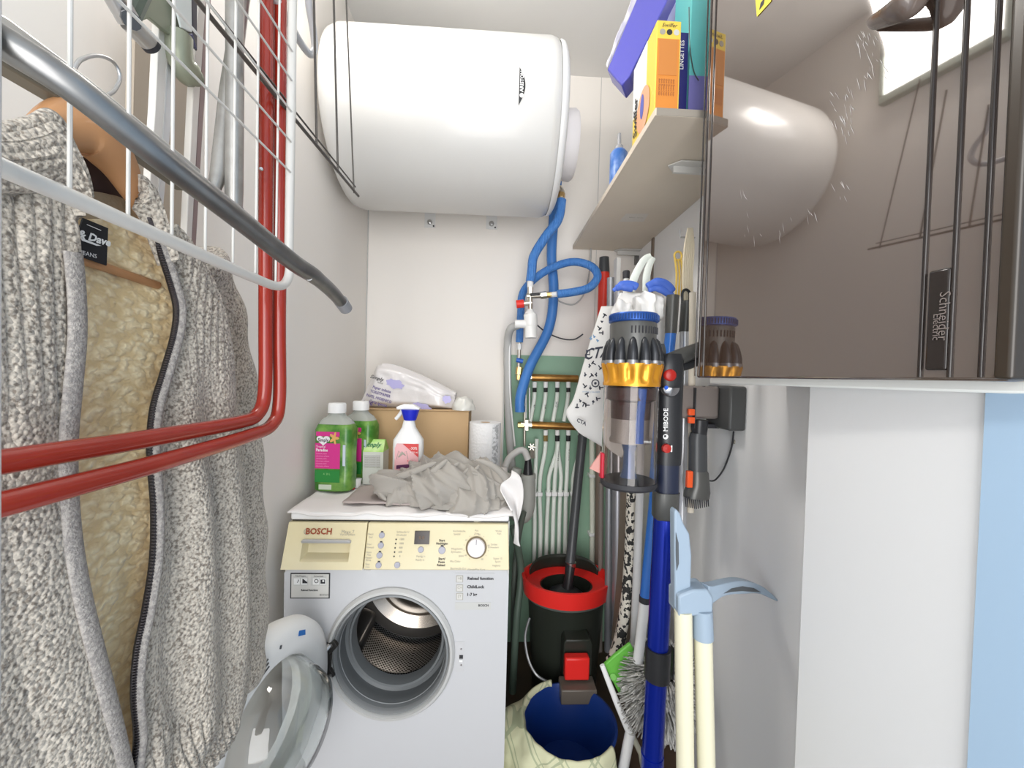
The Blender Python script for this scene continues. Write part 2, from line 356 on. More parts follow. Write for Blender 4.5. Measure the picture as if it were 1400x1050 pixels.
# cabinet: side, back, top rails; front sheet with a round hole
cb = MB().box((WX0, WY+.004, .02), (WX0+.012, WB, ppan0)).box((WX1-.012, WY+.004, .02), (WX1, WB, ppan0)).box((WX0, 1.10, ppan0), (WX0+.012, WB, ppan1)).box((WX1-.012, 1.10, ppan0), (WX1, WB, ppan1)).box((WX0, WB-.012, .02), (WX1, WB, WT-.03)).box((WX0, WY+.004, .02), (WX1, WB, .035))
link('body', cb, mat('washer_side', (.62, .61, .58), .4), wash)
for x in (WX0+.05, WX1-.05):
    for y in (WY+.06, WB-.06): link('foot', MB().lathe([(0,0),(.022,0),(.022,.008),(.01,.012),(.01,.022),(0,.022)], (x, y, 0), (0,0,1), 12), black, wash)
def hole_panel(y, x0, x1, z0, z1, r, n=96):
    a = []; b = []
    for k in range(n):
        t = 2*PI*k/n; c, s = math.cos(t), math.sin(t)
        a.append(V((pcx+r*c, y, pcz+r*SZ*s)))
        kk = min((x1-pcx)/c if c > 1e-9 else (x0-pcx)/c if c < -1e-9 else 1e9, (z1-pcz)/s if s > 1e-9 else (z0-pcz)/s if s < -1e-9 else 1e9)
        b.append(V((pcx+kk*c, y, pcz+kk*s)))
    return MB().add(a+b, [(k, (k+1) % n, (k+1) % n+n, k+n) for k in range(n)])
link('front_panel', hole_panel(WY, WX0, WX1, .10, ppan0, .168), wwhite, wash)
link('plinth', MB().box((WX0, WY+.002, .02), (WX1, WY+.02, .098)), wwhite, wash, bevel=.003)
link('lid', MB().box((WX0+.002, 1.083, ppan1+.004), (WX1-.002, WB, WT)), mat('lid_white', (.80, .79, .78), .35), wash, bevel=.006, seg=3)
link('lid_gap', MB().box((WX0+.004, 1.09, ppan1-.004), (WX1-.004, WB-.02, ppan1+.0045)), black, wash)
# control panel (leans back): lower edge stands proud
def cpt(u, z_, off=0):   # u 0..1 across, z_ 0..1 up the sloping face
    lo = V((WX0-.003+u*.606, WY-.014, ppan0)); hi = V((WX0+.001+u*.598, 1.078, ppan1))
    n = V((0, -(ppan1-ppan0), -(1.078-(WY-.014)))).normalized()
    return lo.lerp(hi, z_) + V((0, n.y, 0))*off + V((0, 0, .25*off))
def slab(u0, u1, z0, z1, th, off=0):
    f = [cpt(u0, z0, off), cpt(u1, z0, off), cpt(u1, z1, off), cpt(u0, z1, off)]
    return MB().prism(f, (0, th, 0))
split = (494-388)/303
cp = link('control_panel', slab(split+.004, .995, 0, 1, .03), cream, wash, bevel=.0025)
# drawer with a pocket under its handle
dr = MB()
def dface(us, zs, hole):
    for i in range(len(us)-1):
        for j in range(len(zs)-1):
            if (i, j) == hole: continue
            dr.add([cpt(us[i], zs[j]), cpt(us[i+1], zs[j]), cpt(us[i+1], zs[j+1]), cpt(us[i], zs[j+1])], [(0,1,2,3)])
us = [0, .075, .285, split]; zs = [0, .16, .60, 1]
dface(us, zs, (1, 1))
pk = [cpt(.075, .16), cpt(.285, .16), cpt(.285, .60), cpt(.075, .60)]; bk = [cpt(.085, .26)+V((0,.028,0)), cpt(.275, .26)+V((0,.028,0)), cpt(.275, .60)+V((0,.028,0)), cpt(.085, .60)+V((0,.028,0))]
dr.add(pk+bk, [(0,1,5,4),(1,2,6,5),(2,3,7,6),(3,0,4,7),(4,5,6,7)])
o_ = [cpt(0,0), cpt(split,0), cpt(split,1), cpt(0,1)]; q_ = [p+V((0,.03,0)) for p in o_]
dr.add(o_+q_, [(0,1,5,4),(1,2,6,5),(2,3,7,6),(3,0,4,7),(7,6,5,4)])
drawer = link('detergent_drawer', dr, cream, wash, cleanup=True)
hd = [cpt(.072, .555, .004), cpt(.288, .555, .004), cpt(.288, .60, .010), cpt(.28, .625, .012), cpt(.08, .625, .012), cpt(.072, .60, .010)]
link('handle', MB().prism(hd, (0, .012, 0)), mat('grey_plastic', (.44, .44, .45), .35), drawer, bevel=.002)
RV = V((1, 0, 0)); UV = (cpt(.5, 1)-cpt(.5, 0)).normalized()
rust = mat('logo_red_brown', (.30, .07, .03), .5)
text('BOSCH', .0215, cpt(.140, .805, .0018), RV, UV, rust, drawer, bold=.0007)
c0 = cpt(.088, .805, .0016)
rg = MB()
for r_a, r_b in ((.0085, .0070),):
    n = 24; rg.add([c0+RV*(r*math.cos(2*PI*k/n))+UV*(r*math.sin(2*PI*k/n)) for r in (r_a, r_b) for k in range(n)], [(k, (k+1)%n, (k+1)%n+n, k+n) for k in range(n)])
for a, b in (((-.0035,-.0045),(-.0035,.0045)), ((.0035,-.0045),(.0035,.0045)), ((-.0035,0),(.0035,0))):
    A, B = V(a), V(b); p, q = c0+RV*a[0]+UV*a[1], c0+RV*b[0]+UV*b[1]; d = (q-p).normalized(); s_ = d.cross(V((0,1,0)))*.0007
    rg.add([p-s_, q-s_, q+s_, p+s_], [(0,1,2,3)])
link('emblem', rg, greyink, drawer)
text('Maxx 7', .0115, cpt(.268, .80, .0018), RV, UV, greyink, drawer); text('VarioPerfect', .008, cpt(.268, .745, .0018), RV, UV, greyink, drawer)
def P2(px, py):  # pixel on control panel -> (u, z)
    lo_y = 771+(px-388)*.0165; hi_y = 711+(px-388)*.0165; z_ = clamp((lo_y-py)/(lo_y-hi_y)); l = 388+9*z_; r = 691-1*z_
    return (px-l)/(r-l), z_
def pbtn(px, py, r, mt, name='button', par=cp, h=.004, notch=True):
    c = cpt(*P2(px, py)); nrm = RV.cross(UV)
    b = link(name, MB().lathe([(0, .0), (r*1.0, .0), (r, h*.7), (r*.85, h), (0, h)], c, nrm, 24), mt, par)
    if notch: link('mark', MB().prism([c+nrm*.001+UV*(r*.85)-RV*r*.4, c+nrm*.001+UV*(r*.85)+RV*r*.4, c+nrm*.001+UV*(r*1.35)+RV*r*.4, c+nrm*.001+UV*(r*1.35)-RV*r*.4], nrm*.0006), ink, par)
    return b
btn = mat('lilac_grey_button', (.36, .36, .42), .35)
for (x, y) in ((519, 729), (518, 742), (516.5, 754.5), (515.5, 767)): pbtn(x, y, .0078, btn)
pbtn(540, 767, .0078, btn, notch=False); pbtn(571, 748, .0078, btn, notch=False); pbtn(599, 749, .0095, btn)
def ptext(s, px, py, size, align='CENTER', mt=greyink, bold=.0):
    text(s, size, cpt(*P2(px, py), .0016), RV, UV, mt, cp, align=align, bold=bold)
ds = link('display', slab(P2(562, 740)[0], P2(582, 740)[0], P2(572, 741)[1], P2(572, 724)[1], .004, .003), mat('display_dark', (.022, .012, .008), .15), cp)
text('8:8', .0125, cpt(*P2(572, 732.5), .0045), RV, UV, mat('display_digits', (.16, .10, .06), .5), ds)
for s, x, y in (('Fleck/', 504.5, 726), ('Soil', 504.5, 730), ('Vor/', 503, 739), ('Prewash', 503.5, 743), ('Aqua', 502.5, 749), ('Plus', 502.5, 752.5), ('Wasser', 502, 756), ('Rinse', 502, 759), ('Easy', 501, 764), ('Iron', 501, 767.5), ('Knitter', 501, 771)):
    ptext(s, x, y+1.5, .0066)
ptext('Schleudern/', 547, 725, .0072); ptext('Drehzahl', 545, 729, .0072)
for i, s in enumerate(('1200', '1000', '800', '600', '0')):
    x = 538-i*.6; y = 734.5+i*5.4; ptext(s, x+7.5, y, .0066, bold=.0001)
    c = cpt(*P2(x, y), .0016); link('led_mark', MB().add([c+RV*.0021*math.cos(k*PI/4)+UV*.0021*math.sin(k*PI/4) for k in range(8)], [tuple(range(8))]), ink, cp)
ptext('Fertig in', 571, 756.5, .0072); ptext('Ready in', 570, 761, .0068)
ptext('Start', 599, 736.5, .0082, mt=ink, bold=.0002); ptext('Nachlegen', 599, 740.5, .0076, mt=ink, bold=.0002)
ptext('Start/', 599, 760, .0082, mt=ink, bold=.0002); ptext('Pause', 598.5, 764, .0078, mt=ink, bold=.0002); ptext('Reload', 598, 768, .0078, mt=ink, bold=.0002)
for s, x, y in (('Kochwäsche', 622, 724), ('Spezial', 619, 728), ('Aus', 645.5, 723.5), ('Stop', 645.5, 727.5), ('Wolle', 675, 724.5), ('Fein', 676, 728), ('Spülen', 669, 742), ('Schleudern', 668, 745.5), ('Pflegeleicht', 619, 747), ('Synthetics', 618, 751), ('Jeans', 625, 756), ('Mix Color', 617, 763), ('Baumwolle Eco', 621, 772), ('Super 15', 674, 760), ('Sport', 674, 764), ('Hygiene', 672, 769), ('AllergiePlus Kurz', 645, 775.5-2)):
    ptext(s, x, y+.5, .0068)
for k in range(14):
    a = math.radians(-60+k*23); c = cpt(*P2(645, 746), .0016)+RV*(.034*math.cos(a))+UV*(.034*math.sin(a))
    if k != 6.5: text('+' if k % 3 else '60', .0062, c, RV, UV, greyink, cp)
c = cpt(*P2(645, 746)); nrm = RV.cross(UV)
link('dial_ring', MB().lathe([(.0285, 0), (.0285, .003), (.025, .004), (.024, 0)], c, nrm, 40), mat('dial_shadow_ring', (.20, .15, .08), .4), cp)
dl = link('dial', MB().lathe([(0, 0), (.0245, .002), (.0235, .015), (.0215, .018), (0, .018)], c, nrm, 40), mat('dial_white', (.80, .76, .78), .35), cp)
link('pointer', MB().prism([c+nrm*.0181+UV*.008-RV*.0008, c+nrm*.0181+UV*.008+RV*.0008, c+nrm*.0181+UV*.022+RV*.0008, c+nrm*.0181+UV*.022-RV*.0008], nrm*.0005), ink, dl)
# stickers on the front
FY = WY-.0012
def fq(px0, py0, px1, py1, mt, name='sticker', par=wash, off=.0012, th=.0008):
    a = PY(px0, py0, WY); b = PY(px1, py1, WY)
    return link(name, MB().box((min(a.x,b.x), WY-off, min(a.z,b.z)), (max(a.x,b.x), WY-off+th, max(a.z,b.z))), mt, par)
paper = mat('sticker_paper', (.62, .61, .58), .5); stgrey = mat('sticker_grey', (.55, .55, .53), .5)
def ftext(s, px, py, size, align='CENTER', mt=ink, bold=0, par=wash, off=.0022): text(s, size, PY(px, py, WY-off), (1,0,0), (0,0,1), mt, par, align=align, bold=bold)
s1 = fq(397.5, 783, 451, 818, ink, 'sticker'); fq(399, 784.5, 449.5, 816.5, paper, 'sticker_face', s1, .0020)
fq(401.5, 787, 421.5, 800, stgrey, 'pictogram_panel', s1, .0026); fq(425.5, 787, 446.5, 800, stgrey, 'pictogram_panel', s1, .0026)
for x in (402.5, 412.5, 428.5, 438): fq(x, 790, x+8, 798.5, plasw, 'pictogram', s1, .0032)
for x, k in ((407, 0), (416.5, 1), (432.5, 2), (442, 3)):
    c = PY(x, 794.5, WY-.0042)
    if k == 2: link('pictogram_mark', MB().lathe([(.0055, 0), (.0038, 0)], c, (0,-1,0), 20), ink, s1)
    elif k == 3: fq(x-3, 791.5, x+3.2, 797, ink, 'pictogram_mark', s1, .0038); fq(x-.2, 792, x+2, 794.5, plasw, 'pictogram_mark', s1, .0046)
    elif k == 1: link('pictogram_mark', MB().prism([c+V(p) for p in ((-.006,0,.006),(-.003,0,.005),(.004,0,-.001),(.007,0,-.003),(.007,0,-.006),(-.006,0,-.006))], (0,.0003,0)), ink, s1)
    else: link('pictogram_mark', MB().prism([c+V(p) for p in ((.001,0,.006),(.003,0,.001),(-.001,0,-.005),(-.002,0,-.004),(.0005,0,0))], (0,.0003,0)), ink, s1)
ftext('Nachlegen', 411, 787.5, .0062, par=s1, off=.003); ftext('Sicherheit', 435.5, 788, .0062, par=s1, off=.003)
ftext('Reload function', 423, 807, .0070, bold=.0002, par=s1, off=.003); ftext('BOSCH', 443, 813.5, .0070, par=s1, off=.003)
s2 = fq(622, 783, 675, 834, mat('sticker_clear', (.55, .555, .565), .4), 'sticker')
fq(622.5, 823, 671, 833, stgrey, 'sticker_band', s2, .0018)
for y in (791, 803.5, 815):
    fq(624, y-4.6, 633, y+4.6, greyink, 'pictogram', s2, .0020); fq(624.7, y-4, 632.3, y+4, paper, 'pictogram', s2, .0026)
    ftext({791: '>B', 803.5: 'C=', 815: '[Y'}[y], 628.5, y, .010, par=s2, off=.0034, mt=greyink)
ftext('Reload function', 639, 791, .0112, 'LEFT', bold=.0004, par=s2); ftext('ChildLock', 638.5, 802.5, .0112, 'LEFT', bold=.0004, par=s2); ftext('1-7 kg', 638, 813, .0112, 'LEFT', bold=.0004, par=s2)
ftext('BOSCH', 661, 828, .0088, bold=.0002, par=s2, off=.0026)
# bezel ring, gasket, drum
def scz(mb, yoff=0):
    for p in mb.v: p.z = pcz+(p.z-pcz)*SZ
    return mb
o0 = V((pcx, WY, pcz)); AX = (0, 1, 0)
link('porthole_ring', scz(MB().lathe([(.172, .004), (.172, -.006), (.166, -.014), (.160, -.015), (.157, -.006), (.154, .004)], o0, AX, 96)), mat('ring_white', (.50, .50, .49), .32), wash)
gas = mat('grey_rubber', (.15, .16, .165), .45); gasl = mat('light_grey_rubber', (.24, .25, .255), .4)
link('gasket_lip', scz(MB().lathe([(.158, .002), (.154, -.008), (.150, -.010), (.147, -.004), (.1465, .012), (.143, .016)], o0, AX, 96)), gasl, wash)
link('gasket', scz(MB().lathe([(.147, .004), (.145, .010), (.142, .030), (.146, .048), (.146, .062), (.138, .068), (.134, .060), (.128, .060), (.125, .075), (.125, .095)], o0, AX, 96)), gas, wash)
# perforated steel
pm = bpy.data.materials.new('perforated_drum_steel'); pm.use_nodes = True; nt = pm.node_tree; bs = nt.nodes['Principled BSDF']
bs.inputs['Metallic'].default_value = .9; bs.inputs['Roughness'].default_value = .28
tc = nt.nodes.new('ShaderNodeTexCoord'); sp = nt.nodes.new('ShaderNodeSeparateXYZ'); nt.links.new(tc.outputs['Object'], sp.inputs[0])
def mth(op, a, b=None):
    n = nt.nodes.new('ShaderNodeMath'); n.operation = op
    for i, q in enumerate((a, b)):
        if q is None: continue
        if isinstance(q, (int, float)): n.inputs[i].default_value = q
        else: nt.links.new(q, n.inputs[i])
    return n.outputs[0]
ang = mth('MULTIPLY', mth('ARCTAN2', sp.outputs['X'], sp.outputs['Z']), 19.0); yy = mth('MULTIPLY', sp.outputs['Y'], 80)
cmb = nt.nodes.new('ShaderNodeCombineXYZ'); nt.links.new(mth('ADD', ang, yy), cmb.inputs[0]); nt.links.new(mth('SUBTRACT', ang, yy), cmb.inputs[1])
vo = nt.nodes.new('ShaderNodeTexVoronoi'); vo.inputs['Scale'].default_value = 1; vo.inputs['Randomness'].default_value = 0
nt.links.new(cmb.outputs[0], vo.inputs['Vector'])
ss = mth('GREATER_THAN', vo.outputs['Distance'], .36)
mx = nt.nodes.new('ShaderNodeMix'); mx.data_type = 'RGBA'; nt.links.new(ss, mx.inputs[0]); mx.inputs[6].default_value = (.008,.008,.008,1); mx.inputs[7].default_value = (.50,.50,.50,1)
nt.links.new(mx.outputs[2], bs.inputs['Base Color'])
dY = .094; R_ = .225
dc = V((pcx, WY, pcz+.0))
link('drum', MB().lathe([(.128, dY), (.135, dY+.012), (R_, dY+.03), (R_, dY+.30)], dc, AX, 96), pm, wash, smooth=50)
link('drum_rim', MB().lathe([(R_, dY+.30), (R_-.012, dY+.285), (R_-.022, dY+.30), (R_-.034, dY+.315)], dc, AX, 72), steel, wash)
link('drum_back', MB().lathe([(R_-.030, dY+.31), (.16, dY+.33), (.13, dY+.30), (.06, dY+.275), (0, dY+.27)], dc, AX, 72), mat('drum_back_steel', (.50, .44, .38), .22, .95), wash, smooth=60)
for k in range(3):
    a = math.radians(215+120*k); c, s = math.cos(a), math.sin(a)
    def pf(u, v, c=c, s=s):
        y = WY+dY+.03+.27*v; hgt = .05*(1-(2*u-1)**2)*min(1, 6*v, 6*(1-v)); w_ = (u-.5)*.09
        rr = R_-hgt; aa = a_+w_/R_
        return V((pcx+rr*math.cos(aa), y, pcz+rr*math.sin(aa)))
    a_ = a
    link('drum_paddle', MB().grid(pf, 10, 14), mat('paddle_steel', (.22, .22, .22), .3, .8), wash)
bx_ = fq(619, 877, 634, 918, mat('latch_plate', (.55, .55, .56), .4), 'door_latch'); fq(628, 895, 633, 900, ink, 'latch_slot', bx_, .002); fq(628, 901, 632.5, 904, plasw, 'latch_hook', bx_, .0035)
for y in (887, 909): link('screw', MB().lathe([(0,0),(.003,0),(.002,.002),(0,.002)], PY(630.5, y, WY-.001), (0,-1,0), 8), steel, bx_)
# open door
hin = V((PY(449, 885, WY).x, WY-.012, pcz)); an = math.radians(-101); dd = V((math.cos(an), math.sin(an), 0)); nn = V((-math.sin(an), math.cos(an), 0))
dcen = hin+dd*.205
door = link('door', MB().lathe([(.122, .0), (.128, .016), (.150, .022), (.180, .020), (.198, .008), (.203, -.010), (.196, -.028), (.150, -.040), (.124, -.036), (.122, -.02)], dcen, nn, 72, close=True), mat('door_white', (.78, .78, .77), .32), wash, smooth=45)
glass = mat('door_glass', (.93, .96, .95), .01, trans=1, ior=1.42)
link('glass_bowl', MB().lathe([(.128, -.010), (.124, .025), (.112, .060), (.098, .088), (.080, .100), (.04, .106), (0, .107), (0, .102), (.04, .101), (.078, .095), (.094, .083), (.107, .057), (.119, .023), (.122, -.012)], dcen, nn, 72), glass, door, smooth=60)
def dpt(r, deg, off): # deg from up, towards hinge positive
    a = math.radians(deg); return dcen + V((0,0,1))*(r*math.cos(a)) - dd*(r*math.sin(a)) + nn*off
q = [dpt(.165, 22, .0235), dpt(.165, 31, .0235), dpt(.182, 31, .0165), dpt(.182, 24, .0165)]
stb = link('sticker', MB().prism(q, nn*.001), mat('sticker_blue', (.02, .14, .45), .4), door)
for k in range(3):
    a0 = dpt(.150+.009*k, -10, .0235); b0 = dpt(.150+.009*k, -26, .0235); link('slot', MB().tube([a0, b0], .0015, 6), dgrey, door)
a0 = dpt(.168, 3, .0225); link('slot', MB().tube([a0, a0+V((0,0,-.006))+dd*.002], .0022, 6), dgrey, door)
hb = link('hinge', MB().prism([hin+V((-.004,-.006,.035)), hin+V((.022,-.006,.045)), hin+V((.030,-.006,.03)), hin+V((.012,-.006,.01)), hin+V((.012,-.006,-.03)), hin+V((.024,-.006,-.05)), hin+V((.004,-.006,-.055)), hin+V((-.004,-.006,-.03))], (0, .012, 0)), mat('hinge_black', (.03,.028,.026), .35), wash, bevel=.001)
link('hinge_arm', MB().tube([hin+V((.012,-.01,.038)), hin+V((-.002,-.03,.022)), hin+V((-.014,-.04,.006))], .006, 8), steel, hb)
link('hinge_arm', MB().tube([hin+V((.012,-.01,-.048)), hin+V((-.004,-.03,-.044)), hin+V((-.014,-.04,-.04))], .006, 8), steel, hb)
for z in (.034, -.046): link('screw', MB().lathe([(0,0),(.005,0),(.004,.003),(0,.003)], hin+V((.014,-.007,z)), (0,-1,0), 8), steel, hb)

# ================================================================ ON THE WASHER
zt = WT
# white cloth lying on the lid, with a tail over the right edge
def mat_fn(u, v):
    x = WX0-.004+.612*u; y = 1.078+.56*v
    z = zt+.004+.004*noise.noise(V((x*14, y*14, 0)))+.0015*math.sin(u*40+3*v)
    if v < .06: z -= .010*(1-v/.06)**2*(.4+.6*abs(math.sin(u*9)))
    return V((x, y, z))
clothw = mat('white_cotton', (.76, .73, .71), .85, bump=('noise', 300, .15))
mt_ = tag(link('cloth', MB().grid(mat_fn, 60, 40), clothw, solid=.003), 'white cloth sheet spread over the washing machine lid', 'cloth')
def tail(u, v):
    p0 = [(693, 640), (703, 648), (707, 672), (705, 700), (700, 725), (704, 741)]; p1 = [(678, 668), (688, 690), (694, 705), (697, 722), (699, 735), (699, 741)]
    A = crom([PY(a, b, 1.16) for a, b in p0], 20); B = crom([PY(a, b, 1.13) for a, b in p1], 20); k = min(int(v*20), 20)
    return A[k].lerp(B[k], u)+V((.012, -.02, 0))+V((.006, -.012, 0))*math.sin(u*PI*2+v*5)
tl = MB().grid(tail, 12, 20)
link('cloth_tail', tl, clothw, mt_, solid=.004, subsurf=1)
pinkish = mat('taupe_cloth', (.42, .36, .34), .85)
def fl(u, v):
    a = PZ(468, 690, zt+.008); b = PZ(600, 694, zt+.008); c = PZ(615, 655, zt+.008); d = PZ(492, 668, zt+.008)
    p = a.lerp(b, u).lerp(d.lerp(c, u), v); p.z += .006+.004*noise.noise(p*25); return p
tag(link('cloth', MB().grid(fl, 24, 14), pinkish, solid=.004), 'flat taupe cloth lying under the crumpled grey sheet', 'cloth')
# crumpled grey sheet: lobes with sharp folds
fab = mat('grey_bedsheet', (.35, .325, .29), .85, bump=('noise', 400, .12), sheen=.2)
cx, cy, cz = PY(612, 668, 1.19); 
def fold(p, f, ph, sh):
    q = p.x*math.cos(sh)+p.z*math.sin(sh)+p.y*.5
    wv = noise.noise(V((p.x*5, p.y*5, p.z*5+ph)))*1.7
    s_ = math.sin(q*f+wv*2.6+ph); return 1-abs(s_)**.7
def heap(cen, rad, seed, sh, amp=.025, f=46, rotm=None, nu=130, nv=70):
    def fn(u, v):
        a = u*2*PI; t = v*PI
        d = V((math.cos(a)*math.sin(t), math.sin(a)*math.sin(t), math.cos(t)))
        p = V((d.x*rad[0], d.y*rad[1], d.z*rad[2])); 
        if rotm is not None: p = rotm @ p
        w0 = cen+p
        k = 1+.20*noise.noise(w0*9+V((seed,0,0)))
        q = cen+p*k + (rotm @ d if rotm is not None else d)*(amp*fold(w0, f, seed, sh)*(.5+.5*noise.noise(w0*7+V((0,seed,0)))+.25) + .35*amp*fold(w0, f*2.3, seed+3, sh+.5))
        q.z = max(q.z, zt+.007) if q.y > 1.085 else q.z
        return q
    return MB().grid(fn, nu, nv)
pile = MB()
def Rz(y): return Matrix.Rotation(math.radians(y), 3, 'Y')
for args in (((600, 662, 1.20), (.115, .105, .082), 1.2, .4, Rz(-8)), ((560, 668, 1.19), (.095, .07, .045), 4.1, -.3, Rz(-14)), ((655, 660, 1.21), (.095, .10, .060), 7.7, -.6, Rz(12)),
             ((648, 688, 1.14), (.085, .045, .040), 9.3, -1.0, Rz(10)), ((617, 692, 1.13), (.060, .042, .042), 2.6, 1.2, Rz(0)), ((535, 665, 1.17), (.050, .045, .040), 5.9, .9, Rz(30))):
    hp = heap(PY(*args[0]), args[1], args[2], args[3], rotm=args[4]); pile.add(hp.v, hp.f)
# swags of loose cloth over the right half
for k, pts in enumerate([[(640, 640), (625, 662), (622, 690), (640, 708), (668, 706), (690, 684)], [(655, 636), (640, 660), (640, 688), (655, 697), (675, 690), (692, 668)], [(628, 632), (608, 650), (596, 680), (604, 704), (625, 712)],
                         [(612, 628), (590, 648), (575, 676), (583, 700)], [(650, 628), (672, 636), (692, 655), (684, 664), (660, 652), (645, 646)], [(596, 632), (565, 645), (540, 655), (520, 668), (528, 684)]]):
    P = crom([PY(a, b, 1.13+.012*math.sin(i*1.3+k)-(.02 if b > 690 else 0)) for i, (a, b) in enumerate(pts)], 26)
    pile.tube(P, [.002+.009*max(0, math.sin(PI*i/26))**.6+.002*noise.noise(p*30) for i, p in enumerate(P)], 10, flat=.7)
tag(link('bedsheet', pile, fab, smooth=70), 'crumpled grey bedsheet heaped on top of the washing machine', 'bedsheet')

# cardboard box
card = mat('cardboard', (.52, .35, .18), .8, var=(4, (.56, .38, .21)))
a = PY(487, 559, 1.47); b = PY(641, 563, 1.47)
box = thing('cardboard_box', 'closed brown cardboard box at the back of the washing machine', 'box', ((a.x+b.x)/2, 1.55, zt+.008))
link('carton', MB().box((a.x, 1.47, zt+.008), (b.x, 1.645, a.z-.002)), card, box, bevel=.002)
link('flap', MB().box((a.x-.002, 1.466, a.z-.001), (b.x+.002, 1.555, a.z+.002)), card, box); link('flap', MB().box((a.x-.002, 1.559, a.z-.001), (b.x+.002, 1.648, a.z+.002)), card, box)
# toilet paper pack, leaning
zb = a.z+.004; TY = 1.50
pA, pB, pC, pD, pE = PY(487, 558, TY), PY(512, 500, TY), PY(540, 498, TY), PY(622, 538, TY), PY(618, 561, TY)
def packf(py_, inset):
    def f(u, v):
        top = crom([pB, PY(530, 497, TY), PY(575, 514, TY), pD], 30)[int(round(u*30))]; bot = pA.lerp(pE, u); bot.z = zb
        p = bot.lerp(top, v); ed = min(u, 1-u, v, 1-v); k = sstep(0, .16, ed)
        p.y = py_ + (inset*(1-k)) + .004*noise.noise(p*30)+ .004*(1-abs(math.sin(p.x*60+p.z*90+3*noise.noise(p*12))))*(v > .55)
        return p
    return f
pf_ = MB().grid(packf(TY, .03), 30, 22)
bk_ = MB().grid(packf(TY+.13, -.03), 30, 22); n = len(pf_.v); pf_.add(bk_.v, bk_.f)
W_ = 31; per = [i for i in range(31)]+[j*W_+30 for j in range(1, 23)]+[22*W_+i for i in range(29, -1, -1)]+[j*W_ for j in range(21, 0, -1)]
pf_.f += [[per[i], per[(i+1) % len(per)], per[(i+1) % len(per)]+n, per[i]+n] for i in range(len(per))]
wrap = mat('plastic_wrap_white', (.74, .71, .70), .28, bump=('noise', 35, .35), coat=.4)
tp = tag(link('toilet_paper_pack', pf_, wrap, smooth=60), 'plastic wrapped toilet paper pack with purple lettering, leaning on the box', 'toilet paper')
pr = (PY(560, 556, TY)-PY(500, 535, TY)).normalized(); pr = V((pr.x, 0, -.26)).normalized(); pu = V((.26, 0, pr.x)).normalized()
vio = mat('violet_ink', (.12, .09, .28), .5)
for s, x, y in (('Papier toilette', 521, 532.5), ('TOILETPAPIER', 519, 538.5), ('PAPEL HIGIENICO', 517, 545), ('Carta Igienica', 516, 551.5)):
    text(s, .0145, PY(x+1, y, TY-.0065), pr, pu, vio, tp, bold=.0003, sx=.84)
text('MAXI', .0145, PY(503, 551, TY-.0065), pr, pu, vio, tp, bold=.0004)
text('Simply', .019, PY(515, 517, TY-.004), pr, pu, ink, tp, shear=.3, bold=.0003); text('home', .009, PY(519.5, 523.5, TY-.004), pr, pu, ink, tp, shear=.3)
lil = mat('lilac_print', (.45, .42, .70), .35)
for (x, y, rx, ry) in ((540, 525, .034, .017), (577, 556, .035, .013), (611, 546, .017, .015)):
    c = PY(x, y, TY-.003); link('print_patch', MB().add([c+pr*rx*math.cos(k*PI/10)*(1+.15*math.sin(k*2.2))+pu*ry*math.sin(k*PI/10)*(1+.2*math.cos(k*1.7)) for k in range(20)], [tuple(range(20))]), lil, tp)
# translucent bag beside the pack
def bag(u, v):
    c = PY(634, 553, 1.50); a_ = u*2*PI; t = v*PI/2; p = V((math.cos(a_)*math.cos(t)*.045, math.sin(a_)*math.cos(t)*.045, math.sin(t)*.05)); p += p.normalized()*.006*noise.noise(p*60)
    return V((c.x, c.y, a.z+.003))+p
tag(link('plastic_bag', MB().grid(bag, 36, 12), mat('milky_plastic', (.66, .65, .60), .3, coat=.3), smooth=70), 'small knotted milky plastic bag on the right end of the cardboard box', 'bag')
# paper towel roll
c = PY(662, 640, 1.42); r_ = .057; ztop = PY(662, 577, 1.42).z
rl = thing('paper_towel_roll', 'white kitchen paper roll standing right of the cardboard box', 'paper roll', (c.x, 1.42, zt+.008))
link('roll', MB().lathe([(.019, 0), (r_, 0), (r_, ztop-zt-.008), (.019, ztop-zt-.008)], (c.x, 1.42, zt+.008), (0,0,1), 48, close=True), mat('tissue', (.78, .77, .76), .9, bump=('voronoi', 110, .35)), rl)
link('core', MB().lathe([(.019, .001), (.019, ztop-zt-.009), (.0175, ztop-zt-.009), (.0175, .001)], (c.x, 1.42, zt+.008), (0,0,1), 24, close=True), card, rl)
link('printed_edge', MB().lathe([(r_+.0006, .02), (r_+.0006, ztop-zt-.012)], (c.x, 1.42, zt+.008), (0,0,1), 12, a0=math.radians(-62), a1=math.radians(-34)), mat('grey_print', (.42, .42, .42), .8, var=(90, (.75, .75, .75), .05)), rl)

# pink and green softener bottles
def rbox(fn, prof, n=40):
    """stack of superellipse sections: prof=[(z,hw,hd,exp)]"""
    mb = MB(); vs = []
    for z, hw, hd, e in prof:
        for k in range(n):
            t = 2*PI*k/n; c_, s_ = math.cos(t), math.sin(t)
            vs.append(fn(hw*abs(c_)**(2/e)*(1 if c_ > 0 else -1), hd*abs(s_)**(2/e)*(1 if s_ > 0 else -1), z))
    fs = [(i*n+k, i*n+(k+1) % n, (i+1)*n+(k+1) % n, (i+1)*n+k) for i in range(len(prof)-1) for k in range(n)]
    fs += [tuple(range(n-1, -1, -1)), tuple((len(prof)-1)*n+k for k in range(n))]
    return mb.add(vs, fs)
gr = mat('green_label', (.045, .19, .02), .3, coat=.3, var=(22, (.18, .36, .07), .10)); mag = mat('magenta_label', (.62, .03, .24), .35, coat=.3); clearp = mat('clear_plastic', (.72, .75, .70), .12, trans=.55, ior=1.3)
